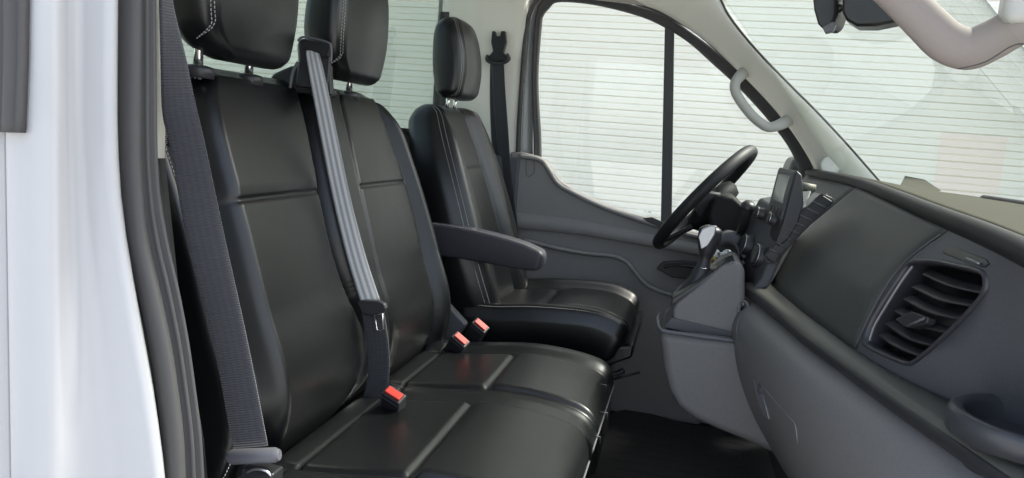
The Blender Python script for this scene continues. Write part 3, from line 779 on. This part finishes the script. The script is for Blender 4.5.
def PF(x, y, lift=0):                            # photo measurement -> the upper dash face
    r = ray(x, y); lo_, hi_ = .3/abs(r.y), 3.2/abs(r.y)
    f = lambda t: (CAM + r*t).x - faceX(max(-.98, min(.85, (CAM + r*t).y)), (CAM + r*t).z)
    n = 400; pt = lo_; pv = f(lo_); res = None
    for i in range(1, n + 1):
        t = lo_ + (hi_ - lo_) * i / n; v = f(t)
        if pv <= 0 < v or v <= 0 < pv:
            a, b = pt, t
            for _ in range(30):
                m = (a + b) / 2
                if (f(a) <= 0) == (f(m) <= 0): a = m
                else: b = m
            res = a; break
        pt, pv = t, v
    p = CAM + r * (res or hi_)
    e = .01; nx = Vector((faceX(p.y + e, p.z) - faceX(p.y - e, p.z), 0, 0)) / (2*e); nz = (faceX(p.y, p.z + e) - faceX(p.y, p.z - e)) / (2*e)
    nrm = Vector((-1, nx.x, nz)).normalized()
    return p + nrm * lift
def stations(a, b, n): return [a + (b - a) * i / n for i in range(n + 1)]
def surf(name, ys, prof, m, par=dash, solid=.004, **k):
    g = G(); g.loft([[Vector((x, y, z)) for x, z in prof(y)] for y in ys], closed=False); return g.build(name, m, par, solid=solid, **k)
# top pad to the windscreen
def p_top(y):
    tx, tz = fT(y); wx = wsx(y) ; out = []
    for i in range(15):
        t = i / 14; out.append((tx + .012 + (wx - tx - .012) * t, tz + .020 + (.893 - tz - .020) * sstep(0, 1, t) - .003*math.sin(math.pi*t)))
    return out
surf('dash_top', stations(-.93, .85, 60), p_top, M['dashtop'], label='olive grey grained top of the dashboard under the windscreen')
def p_roll(y):
    tx, tz = fT(y)
    return [(tx + .016, tz + .019)] + [(tx + .004 + .013*math.cos(R(a)), tz + .008 + .012*math.sin(R(a))) for a in range(80, 281, 20)] + [(tx + .012, tz - .005)]
surf('dash_rim', stations(-.98, .85, 60), p_roll, mat('black rim', (.015, .015, .016), .62, spec=.25, bump=('noise', 700, .3, .0004)), label='black rolled rim along the rear edge of the dashboard top')
# upper face: airbag panel inboard, vent surround outboard
def p_face(y):
    bx, bz = fB(y); tx, tz = fT(y); return [(faceX(y, bz + (tz - bz) * i / 16), bz + (tz - bz) * i / 16) for i in range(17)]
SEAM = lambda z: spl(z, [.656, .671, .729, .771, .806, .834, .858, .88], [-.437, -.439, -.444, -.449, -.462, -.490, -.526, -.555])
def face_patch(name, ya, yb_, m, lift, n=30, lab=None):
    v = []; f = []
    for i in range(n + 1):
        for j in range(17):
            t = j / 16
            z0 = .656 + .21 * t; a = ya(z0) if callable(ya) else ya; b = yb_(z0) if callable(yb_) else yb_
            y = a + (b - a) * i / n; bx, bz = fB(y); tx, tz = fT(y); z = bz + (tz - bz) * t
            e = min(1, min(i, n - i) / 1.0)
            v.append(Vector((faceX(y, z) - lift * (1 if i else 0), y, z)))
    for i in range(n):
        for j in range(16): f.append((i*17+j, i*17+j+1, (i+1)*17+j+1, (i+1)*17+j))
    return obj(name, v, f, m, dash, solid=.003, label=lab)
face_patch('airbag_panel', SEAM, .30, M['dash'], .004, lab='smooth black panel over the passenger airbag')
fdrv = surf('driver_fascia', stations(.30, .85, 10), lambda y: [(a - .004, b) for a, b in p_face(y)], M['dash'])
# vent surround with an opening: patch built round the vent outline
vent_px = [(917, 262), (935, 262), (960, 267), (980, 272), (986, 279), (985, 292), (975, 306), (958, 324), (940, 341), (925, 354), (914, 362), (905, 362), (885, 354), (868, 345), (866, 338), (872, 322), (885, 300), (900, 278), (908, 266)]
vc = Vector((0, 0, 0)); vo = [PF(x, y) for x, y in vent_px]
for p in vo: vc += p / len(vo)
# outer surround, as a grid patch minus the vent
def inside(p, poly):
    c = False; n = len(poly)
    for i in range(n):
        a, b = poly[i], poly[i-1]
        if (a[1] > p[1]) != (b[1] > p[1]) and p[0] < (b[0]-a[0])*(p[1]-a[1])/(b[1]-a[1]) + a[0]: c = not c
    return c
vpoly = [(p.y, p.z) for p in vo]
cy_, cz_ = vc.y, vc.z
vs = []; fs = []
def surround_pt(y, z):
    bx, bz = fB(y); return Vector((faceX(y, z), y, z))
# rings from the vent outline out to the patch border, in (y, z)
rs = resample([Vector((a, 0, b)) for a, b in vpoly + [vpoly[0]]], 97)[:-1]
def border(y, z):
    dy, dz = y - cy_, z - cz_; best = 1e9
    for _ in range(1):
        ts = []
        for s_ in [i * .002 for i in range(1, 400)]:
            yy, z2 = cy_ + dy * s_ / .1, cz_ + dz * s_ / .1
            if yy < -.975 or yy > SEAM(z2) - .001 or z2 > spl(yy, YS, TZ) or z2 < .656: return (yy, max(.656, min(spl(yy, YS, TZ), z2)))
    return (yy, z2)
bd = []
for p in rs: bd.append(border(p.x, p.z))
rings = []
for k in range(9):
    t = (k / 8); ring = []
    for p, q in zip(rs, bd):
        y = p.x + (q[0] - p.x) * t; z = p.z + (q[1] - p.z) * t
        ring.append(surround_pt(y, z))
    rings.append(ring)
g = G(); g.loft(rings, caps=False); g.build('vent_surround', M['plastic'], dash, solid=.003, label='black outer panel round the near air vent')
# bezel, cavity and slats
nrm = (PF(925, 310, .01) - PF(925, 310)).normalized()
ven = G(); ci = [p.lerp(vc, .0) for p in vo]
sm = lambda pts: resample(smooth_path(list(pts) + [pts[0]], 5), 80)[:-1]
o_ = sm(vo); rings = []
for kk, lf in ((-.06, .0005), (-.035, .004), (-.01, .005), (.015, .002), (.03, -.008), (.05, -.035)):
    rings.append([p + (vc - p) * kk + nrm * lf for p in o_])
g = G(); g.loft(rings, caps=False); vent = g.build('air_vent', mat('vent bezel', (.045, .045, .052), .32), dash, solid=.001, label='near louvred air vent with rounded surround')
g = G(); g.loft([[p + (vc - p)*.06 - nrm*.034 for p in o_], [p + (vc - p)*.3 - nrm*.045 for p in o_]]); g.build('vent_cavity', M['under'], vent)
# highlight along the left bezel edge, put in as a lighter grey strip
g = G(); g.tube(smooth_path([PF(x, y, .002) for x, y in ((914, 267), (903, 282), (889, 304), (876, 326), (871, 341))], 5), .0028, n=8, flat=.6); g.build('bezel_highlight', mat('bezel highlight grey', (.30, .29, .31), .3), vent)
sl = [((919, 272), (945, 284), (979, 293)), ((909, 285), (935, 298), (969, 306)), ((900, 297), (926, 311), (957, 319)), ((891, 309), (916, 324), (945, 333)), ((882, 322), (906, 338), (933, 346)), ((876, 334), (894, 346), (917, 356))]
for q in sl:
    path = smooth_path([PF(x, y, -.006) for x, y in q], 8); rings = []
    for i, p in enumerate(path):
        t = i / (len(path) - 1); w_ = .013 * (.75 + .25 * math.sin(math.pi * t))
        up = Vector((.25, 0, 1)).normalized(); bk_ = -nrm
        dd = (bk_ * .85 + Vector((0, 0, .55))).normalized()
        th = up * .0015
        rings.append([p - dd*w_*.25, p + th, p + dd*w_ + th, p + dd*w_*1.3, p + dd*w_ - th, p - th])
    g = G(); g.loft(rings); g.build('slat', M['satin'], vent)
tb = [PF(x, y, .004) for x, y in ((897, 320), (914, 312), (931, 318), (929, 324), (915, 328), (906, 327))]
g = G(); g.prism(tb, off(tb, -nrm * .012)); tbo = g.build('vent_tab', M['satin'], vent, bevel=.002)
g = G(); g.tube([PF(912, 327, .006), PF(929, 319, .006)], .0018, n=6); g.build('tab_edge', M['greyplastic'], vent)
# small switch above the vent
sw = [PF(x, y, .003) for x, y in ((944, 247), (958, 248), (988, 259), (992, 264), (986, 268), (965, 262), (945, 254))]
g = G(); g.prism(sw, off(sw, -nrm * .004)); swo = g.build('trim_switch', M['black'], dash, bevel=.0015)
g = G(); g.tube([PF(971, 259, .005), PF(984, 264, .005)], .0016, n=6); g.build('switch_chrome', M['silver'], swo)  # chrome strip in the switch slot
# seam line
g = G(); g.tube([Vector((faceX(SEAM(z), z) - .0058, SEAM(z), z)) for z in [.66 + .2*i/20 for i in range(21)]], .0011, n=6); g.build('panel_seam', M['greyplastic'], dash)
pt = PF(845, 330, .0045)
text('airbag_print', 'AIRBAG', .014, pt, (PF(850, 333) - PF(840, 328)), Vector((.1, 0, 1)), mat('moulded letters', (.11, .11, .115), .5), dash, .0003)
# shelf and lip
def p_shelf(y):
    bx, bz = fB(y); lx = spl(y, YS, LX); return [(bx + .01, bz + .001), (bx - (bx - lx)*.3, bz - .004), (lx + .012, bz - .003), (lx + .004, bz - .006), (lx, bz - .013), (lx + .004, bz - .020), (lx + .012, bz - .024)]
surf('dash_shelf', stations(-.98, .12, 60), p_shelf, mat('shelf plastic', (.090, .090, .078), .5, bump=('noise', 900, .3, .0004)), label='narrow shelf and lip running along the passenger side of the dashboard')
def p_lip(y):
    lx = spl(y, YS, LX) + .006; return [(lx + .004*math.cos(R(a)) - .004, .638 + .008*math.sin(R(a))) for a in range(60, 301, 30)]
surf('shelf_lip', stations(-.98, .12, 60), p_lip, M['satin'])
# lower dash / glovebox
def p_low(y):
    lx = spl(y, YS, LX); gx = spl(y, YS, GX)
    return [(lx + .016, .632), (lx + .006, .624), (lx - (lx - gx)*.55, .608), (gx + .004, .585), (gx, .56), (gx + .004, .52), (gx + .022, .46), (gx + .055, .39), (gx + .10, .32), (gx + .14, .27), (gx + .2, .25)]
def p_low_s(y):
    return [(p.x, p.z) for p in smooth_path([Vector((a, 0, b)) for a, b in p_low(y)], 4)]
ys = stations(-.98, .03, 50); pr = [(y, 0) for y in ys] + [(.045, .012), (.055, .03), (.06, .06), (.06, .10)]
g = G(); g.loft([[Vector((x + d, y, z)) for x, z in p_low_s(min(y, .03))] for y, d in pr], closed=False); low = g.build('lower_dash', M['lower'], dash, solid=.004, label='mid grey lower dashboard with glovebox')
def PL(x, y, lift=.003):                        # photo measurement -> lower dash surface
    r = ray(x, y)
    def sx(yy, zz):
        q = p_low_s(max(-.98, min(.06, yy)))[::-1]; return lerp(zz, [b for a, b in q], [a for a, b in q])
    t0, t1 = .6/r.y, 2.2/r.y; prev = None
    for i in range(240):
        t = t0 + (t1 - t0) * i / 239; p = CAM + r*t; v = p.x - sx(p.y, p.z)
        if prev is not None and (v > 0) != (prev > 0): break
        prev = v
    return p + Vector((-1, -.25, .2)).normalized() * lift
# glovebox seam lines, latch, switch
g = G(); g.tube(smooth_path([PL(x, y) for x, y in ((741, 318), (738, 330), (742, 352), (752, 372), (772, 396), (797, 424))], 5), .0009, n=6)
g.tube(smooth_path([PL(x, y) for x, y in ((797, 424), (799, 440), (803, 478))], 5), .0012, n=6)
g.tube(smooth_path([PL(x, y) for x, y in ((769, 306), (760, 313), (748, 316))], 5), .0009, n=6)
g.build('glovebox_seam', mat('seam grey', (.24, .24, .25), .5), low)
A = [PL(x, y, .007) for x, y in ((756, 378), (761, 386), (766, 397), (770, 412), (772, 420), (767, 417), (762, 405), (758, 391))]
g = G(); g.prism(A, off(A, (.006, .002, 0))); lt = g.build('glovebox_latch', M['silver'], low, bevel=.001)
c = PL(763, 390, .004); g = G(); g.lathe(c, (-1, -.5, .2), [(.009, 0), (.009, .002), (.006, .003), (0, .003)], 20); g.build('key_lock', M['plastic'], lt)
c = PL(745, 308, .003); g = G(); g.lathe(c, (-.8, -.7, .3), [(.016, 0), (.016, .004), (.013, .006), (.012, .003), (0, .003)], 28); kn = g.build('airbag_switch', M['lower'], low)
g = G(); g.box(c + Vector((-.004, -.004, .001)), (.006, .012, .020), Matrix.Rotation(R(35), 3, 'X')); g.build('switch_slot', M['black'], kn, smooth=False, bevel=.002)
# cup holder on the outboard end of the shelf
cc = Vector((.402, -.785, .671))
g = G(); g.lathe(cc, (0, 0, 1), [(.086, -.01), (.086, .010), (.084, .016), (.078, .018), (.072, .016), (.069, .010), (.066, -.05), (.0, -.052)], 56)
g.build('cup_holder', mat('cup holder plastic', (.050, .052, .058), .34), dash, label='round cup holder at the outer end of the shelf')

# raised step and dark cowl lip where the dash meets the windscreen
g = G(); g.prism([PZ(x, y, .889) for x, y in ((905, 176), (925, 180), (941, 191), (925, 195), (900, 186))], [PZ(x, y, .889) + Vector((0, 0, .002)) for x, y in ((905, 176), (925, 180), (941, 191), (925, 195), (900, 186))])
g.build('dash_step', M['dashtop'], dash, bevel=.003)
g = G(); g.tube([Vector((wsx(y) - .015, y, .893)) for y in [-.86 + 1.05*i/30 for i in range(31)]], .009, n=10); g.build('cowl_lip', M['satin'], dash)
# ---- centre stack
def ext(name, px, ya, yb_, m, par=dash, bevel=.004, segs=3, lab=None, slant=0):
    A = [P(x, y, ya) for x, y in px]; B = [Vector((p.x + slant, yb_, p.z)) for p in A]
    g = G(); g.prism(A, B); return g.build(name, m, par, bevel=bevel, segs=segs, label=lab)
def slab(name, pa, ya, pb, yb_, m, par=dash, bevel=.005, lab=None):
    g = G(); g.prism([P(x, y, ya) for x, y in pa], [P(x, y, yb_) for x, y in pb]); return g.build(name, m, par, bevel=bevel, segs=4, label=lab)
sa = [(784, 214), (777, 238), (770, 258), (762, 278), (750, 292), (768, 288), (806, 206)]
sb_ = [(759, 198), (750, 216), (741, 238), (735, 260), (739, 286), (790, 255), (812, 190)]
stack = slab('centre_stack', sa, .05, sb_, .28, M['plastic'], bevel=.006, lab='centre stack carrying the heater and radio controls')
disp = slab('display_unit', [(796.5, 170), (802, 175), (804, 204), (798, 224), (788, 240), (778, 247), (776, 240), (783, 222)], .03,
            [(779, 167), (790, 170), (792, 200), (786, 216), (776, 230), (764, 236), (762, 230), (767, 212)], .19, M['satin'], bevel=.004, lab='upright radio display unit on top of the dashboard')
# screen on its rear face
def QD(u, v, lift=0):                            # a point on the display face: u near to far, v top to bottom
    a_, b_, c_, d_ = P(796.5, 170, .03), P(783, 222, .03), P(779, 167, .19), P(767, 212, .19)
    n_ = (b_ - a_).cross(c_ - a_).normalized(); n_ = -n_ if n_.x > 0 else n_
    return a_.lerp(b_, v).lerp(c_.lerp(d_, v), u) + n_ * lift
def plate(g, u0, u1, v0, v1, lf, th=.003):
    A_ = [QD(u, v, lf) for u, v in ((u0, v0), (u0, v1), (u1, v1), (u1, v0))]; B_ = [QD(u, v, lf - th) for u, v in ((u0, v0), (u0, v1), (u1, v1), (u1, v0))]
    g.prism(A_, B_)
g = G(); plate(g, .06, .94, .06, .98, .0025); sf = g.build('screen_frame', M['plastic'], disp, smooth=False, bevel=.001)
g = G(); plate(g, .20, .80, .14, .68, .0045); g.build('screen', M['screen'], disp, smooth=False, bevel=.0008)
g = G()
for k in range(4): plate(g, .14 + k*.19, .28 + k*.19, .80, .92, .0045)
g.build('button_row', M['satin'], disp, smooth=False, bevel=.0008)
def knob(par, c, ax_, r, h, name='knob'):
    n = 40; prof = [(r*1.12, 0), (r*1.12, h*.12), (r, h*.2), (r*.97, h*.8), (r*.90, h), (r*.55, h), (0, h*.97)]
    g = G(); g.lathe(c, ax_, prof, n); k = g.build(name, M['satin'], par)
    c2 = Vector(c) + Vector(ax_).normalized() * h
    g = G(); g.lathe(c2 - Vector(ax_).normalized()*h*.15, ax_, [(r*.985, 0), (r*.985, h*.07), (r*.93, h*.08)], n); g.build('knob_ring', M['chrome'], k)
    return k
_a, _b, _c = P(777, 238, .05), P(762, 278, .05), P(741, 238, .28)
kax = (_b - _a).cross(_c - _a).normalized(); kax = -kax if kax.x > 0 else kax
knob(stack, P(763, 214, .17), kax, .014, .018); knob(stack, P(775, 220, .10), kax, .015, .018)
knob(stack, P(749, 246, .20), kax, .027, .020); knob(stack, P(762, 257, .11), kax, .028, .020)
g = G()
for k in range(4):
    c = P(742 + k*2, 262 - k*7, .20); g.box(c, (.014, .03, .012), Matrix.Rotation(R(-35), 3, 'Y'))
g.build('heater_buttons', M['black'], stack, smooth=False, bevel=.002)
# inboard vent: narrow slanted frame with slats
vp = [(821, 194), (833, 202), (812, 222), (792, 243), (774, 263), (765, 256), (785, 232), (804, 211)]
A = [P(x, y, .035) for x, y in vp]
g = G(); g.prism(A, off(A, (.0, .09, 0))); cv = g.build('air_vent', M['black'], dash, bevel=.002, label='narrow louvred air vent beside the display')
for k in range(8):
    t = (k + .5) / 8; x = 822 + (772 - 822)*t; y = 202 + (256 - 202)*t
    a = P(x - 6, y - 4, .034); b = P(x + 6, y + 2, .034)
    g = G(); g.tube([a, b], .0045, n=6, flat=.5); g.build('slat', M['plastic'], cv)
g = G(); g.tube(smooth_path([P(x, y, .034) for x, y in vp] + [P(821, 194, .034)], 3), .0022, n=6); g.build('vent_rim', M['satin'], cv)
nv_ = (PF(800, 225, .01) - PF(800, 225)).normalized()
# small switch on the dash near the pillar
A = [PF(x, y, .004) for x, y in ((823, 193), (830, 192), (836, 194), (834, 199), (827, 201))]
g = G(); g.prism(A, off(A, -nv_*.004)); sx_ = g.build('dash_switch', M['black'], dash, bevel=.001)
g = G(); g.box(PF(829, 196, .006), (.003, .008, .004)); g.build('switch_mark', M['white'], sx_, smooth=False)
# pale tube-like grab pad behind the display
g = G(); g.tube([P(800, 186, .32), P(815, 189, .32)], .011, n=16); g.build('side_boss', mat('tan boss', (.20, .19, .14), .6), dash)
# instrument hood and steering column
hood = ext('instrument_hood', [(712, 235), (707, 214), (712, 200), (722, 194), (734, 196), (746, 207), (752, 225), (770, 238), (790, 245), (795, 260), (730, 262)], .30, .66, M['shroud'], bevel=.02, segs=5)
col = Pad([(P(742, 228, .45).x, P(742, 228, .45).z), (P(722, 212, .45).x, P(722, 212, .45).z)], .40, .52, .045, .03, .02, nv=12, nf=10)
col.build('steering_column', M['shroud'], dash)
g = G(); kp = smooth_path([P(741, 231, .28), P(744, 219, .24), P(748, 207, .22)], 5); g.tube(kp, lambda t: .011 + .006*t, n=14); g.lathe(kp[-1], (kp[-1]-kp[-2]), [(.017, -.002), (.018, .004), (.013, .012), (0, .015)], 20)
g.build('column_stalk', M['satin'], dash, label='black lever standing up beside the steering column')
bez = ext('lower_fascia', [(705, 262), (712, 240), (728, 232), (742, 236), (738, 262), (742, 300), (735, 315), (712, 300)], .22, .62, M['plastic'], bevel=.01)
c = P(728, 255, .205)
ig = G(); ig.lathe(c, (-.45, -.85, .15), [(.034, -.01), (.034, .004), (.028, .008), (.024, .002), (0, .002)], 32); igo = ig.build('ignition_switch', M['satin'], dash)
g = G(); g.lathe(c + Vector((-.002, -.004, 0)), (-.45, -.85, .15), [(.015, 0), (.015, .005), (.010, .006), (0, .006)], 28); g.build('key_barrel', M['chrome'], igo)
# driver side lower dash filler (dark knee panel)
g = G(); g.box((.36, .5, .5), (.14, .66, .34)); g.build('knee_panel', M['under'], dash, smooth=False, bevel=.03)

# ---- gear console
riser = ext('gear_console', [(673, 340), (672, 309), (676, 302), (700, 284), (722, 266), (737, 260), (745, 268), (745, 345)], .025, .22, M['lower'], bevel=.012, segs=4, lab='grey console riser under the gear lever')
binp = [(659, 326), (661, 345), (664, 370), (669, 392), (678, 408), (694, 420), (718, 431), (748, 443), (790, 462), (800, 380), (760, 345), (735, 338)]
cbin = ext('storage_bin', [(659, 333), (661, 345), (664, 370), (669, 392), (678, 408), (694, 420), (718, 431), (748, 443), (790, 462), (800, 380), (760, 345), (735, 341), (700, 337)], -.015, .28, M['lower'], bevel=.02, segs=5, lab='deep grey console bin hanging below the gear lever')
rimp = smooth_path([P(735, 341, -.013), P(700, 336.5, -.013), P(668, 332, -.010), P(660, 329, .0), P(658, 322, .05), P(658, 318, .12), P(660, 314, .20)], 6)
g = G(); g.tube(rimp, .0045, n=10); g.build('bin_rim', M['greyplastic'], cbin)
g = G(); A = [P(x, y, .02) for x, y in ((664, 327), (672, 318), (735, 333), (735, 338), (700, 334))]; g.prism(A, off(A, (0, .15, 0))); g.build('bin_recess', M['plastic'], cbin, smooth=False)
g = G(); A = smooth_path([P(x, y, .02) for x, y in ((676, 331), (700, 334), (742, 338))], 5); g.tube(A, .002, n=6); g.build('riser_groove', M['under'], riser)
# gear lever
tr = [P(x, y, .045) for x, y in ((671, 306), (672, 298), (700, 280), (724, 262), (735, 259), (731, 264), (703, 284), (678, 304))]
g = G(); g.prism(off(tr, (0, -.012, 0)), off(tr, (0, .07, 0))); gl = g.build('gear_gate', M['black'], dash, bevel=.003)
tr2 = [P(671, 307, .03), P(700, 286, .03), P(733, 262, .03)]; g = G(); g.tube(tr2, .003, n=6); g.build('gate_trim', M['greyplastic'], gl)
kp = smooth_path([P(688, 300, .09), P(697, 284, .09), P(703, 268, .09), P(706, 256, .09), P(709, 240, .09), P(712, 226, .09)], 6)
g = G(); g.tube(kp, lambda t: lerp(t, [0, .15, .5, .58, .66, .8, .93, 1], [.034, .028, .013, .012, .019, .027, .027, .014]), n=20, flat=.8, up=(0, 1, 0)); lv = g.build('gear_lever', M['satin'], dash, label='black automatic gear lever with silver insert')
sv = [(701, 250), (698, 237), (702, 229), (711, 225.5), (717, 226), (715, 235), (708, 246)]
A = [P(x, y, .066) for x, y in sv]; g = G(); g.prism(A, off(A, (0, .012, 0))); g.build('silver_insert', M['silver'], lv, bevel=.003, segs=3)
g = G(); A = [P(700, 268, .077), P(708, 269, .077)]; g.tube(A, .0015, n=6); g.build('collar_ring', M['chrome'], lv)

# keys hanging from the ignition
kr = thing('key_ring', 'metal keys and tag hanging from the ignition switch', 'keys', tuple(c))
kc = P(722, 254, .185)
g = G(); g.box(kc, (.026, .004, .009), Matrix.Rotation(R(-8), 3, 'Y')); g.cyl(kc + Vector((-.014, -.002, 0)), (0, 1, 0), .010, .004, 16); g.build('key', M['steel'], kr, smooth=False, bevel=.001)
g = G(); g.tube([kc + Vector((-.016 + .010*math.sin(2*math.pi*i/20), -.004, -.010 + .010*math.cos(2*math.pi*i/20))) for i in range(21)], .0009, n=6); g.build('split_ring', M['steel'], kr)
g = G()
for dx, dz, a_ in ((-.022, -.030, 20), (-.012, -.034, -15), (-.018, -.024, 60)):
    g.box(kc + Vector((dx, -.006, dz)), (.008, .002, .024), Matrix.Rotation(R(a_), 3, 'Y')); g.cyl(kc + Vector((dx, -.007, dz + .01)), (0, 1, 0), .006, .002, 12)
g.build('small_key', M['brass'], kr, smooth=False, bevel=.0005)

# ================================================================== STEERING WHEEL
wt = P(752, 151, .46); wb = P(659, 244, .46); wc = (wt + wb) / 2
sw_ = thing('steering_wheel', 'black leather rimmed steering wheel seen nearly edge on', 'steering wheel', tuple(wc))
vv = (wt - wb).normalized(); Rw = (wt - wb).length / 2
yy_ = (Vector((0, 1, 0)) * math.cos(R(9)) + Vector((vv.z, 0, -vv.x)) * math.sin(R(9))).normalized()
hn = vv.cross(yy_).normalized()
if hn.x > 0: hn = -hn
g = G(); path = [wc + (vv*math.sin(a) + yy_*math.cos(a)) * Rw for a in [2*math.pi*i/72 for i in range(73)]]
rings = []
for i in range(72):
    a = 2*math.pi*i/72; rad = vv*math.sin(a) + yy_*math.cos(a); c_ = wc + rad*Rw
    rings.append([c_ + rad*.0145*math.cos(2*math.pi*k/14) + hn*.0165*math.sin(2*math.pi*k/14) for k in range(14)])
rings.append(rings[0]); g.loft(rings, caps=False); rim = g.build('rim', mat('matt wheel leather', (.016, .016, .017), .55, spec=.4, bump=('noise', 600, .3, .0004)), sw_)
hc = wc - hn * .035
g = G()
prf = [(.075, -.02), (.085, 0), (.082, .018), (.066, .03), (.03, .036), (0, .037)]
g.loft([[hc + (vv*math.sin(a)*1.0 + yy_*math.cos(a)*1.15)*r_ + hn*h_ for a in [2*math.pi*i/40 for i in range(40)]] for r_, h_ in prf]); g.build('hub', M['shroud'], sw_)
for a_, mm in ((R(0), 'plastic'), (R(180), 'plastic'), (R(-90), 'satin')):
    rad = vv*math.sin(a_) + yy_*math.cos(a_); tn = hn.cross(rad)
    rr = []
    for t, wd in ((.07, .045), (.11, .035), (.15, .024), (Rw - .005, .018)):
        c_ = wc + rad*t - hn*.035*(1 - (t - .07)/(Rw - .075)) ; rr.append([c_ + tn*wd + hn*.006, c_ + tn*wd - hn*.006, c_ - tn*wd - hn*.006, c_ - tn*wd + hn*.006])
    g = G(); g.loft(rr); g.build('spoke', M[mm], sw_, bevel=.003)

# ================================================================== MIRROR
mr = thing('rear_view_mirror', 'black rear view mirror on the windscreen at the top of the view', 'mirror', tuple(P(845, 10, 0)))
g = G(); A = [P(x, y, -.06) for x, y in ((810, -20), (813, 10), (817, 24), (824, 31), (832, 27), (837, 14), (838, -20))]; g.prism(A, off(A, (.03, .05, 0))); mh = g.build('sensor_housing', M['satin'], mr, bevel=.008, segs=4)
g = G(); A = [P(x, y, -.065) for x, y in ((822, 27), (833, 21), (836, 24), (833, 31), (825, 33))]; g.prism(A, off(A, (.005, .02, 0))); g.build('clear_clip', M['greyplastic'], mh, bevel=.002)
g = G(); g.tube([P(837, 8, -.05), P(846, 7, -.06)], .006, n=12); g.lathe(P(840, 8, -.05), (1, -.2, 0), [(.006, -.006), (.010, 0), (.006, .006)], 16); g.build('ball_joint', M['black'], mr)
g = G(); A = [P(x, y, -.10) for x, y in ((842, -20), (842, 12), (846, 20), (856, 26), (875, 26), (895, 22), (915, 14), (915, -20))]; g.prism(A, off(A, (.02, .06, 0))); g.build('mirror_housing', M['black'], mr, bevel=.008, segs=4)

# ================================================================== FLOOR MAT
fm = G(); A = smooth_path([Vector((a, b, .034)) for a, b in ((-.16, -.75), (.30, -.75), (.34, -.4), (.33, .1), (.32, .75), (.1, .78), (-.16, .78), (-.17, 0), (-.16, -.75))], 4)[:-1]
fm.prism(A, off(A, (0, 0, .008)))
for k in range(26):
    y = -.72 + k * .056
    fm.box((.07, y, .0425), (.40, .010, .002))
tagset(fm.build('floor_mat', mat('black rubber mat', (.02, .02, .021), .5, bump=('noise', 300, .5, .001), var=.3, varscale=9), smooth=False), 'black ribbed rubber mat lying in the footwell', 'floor mat')
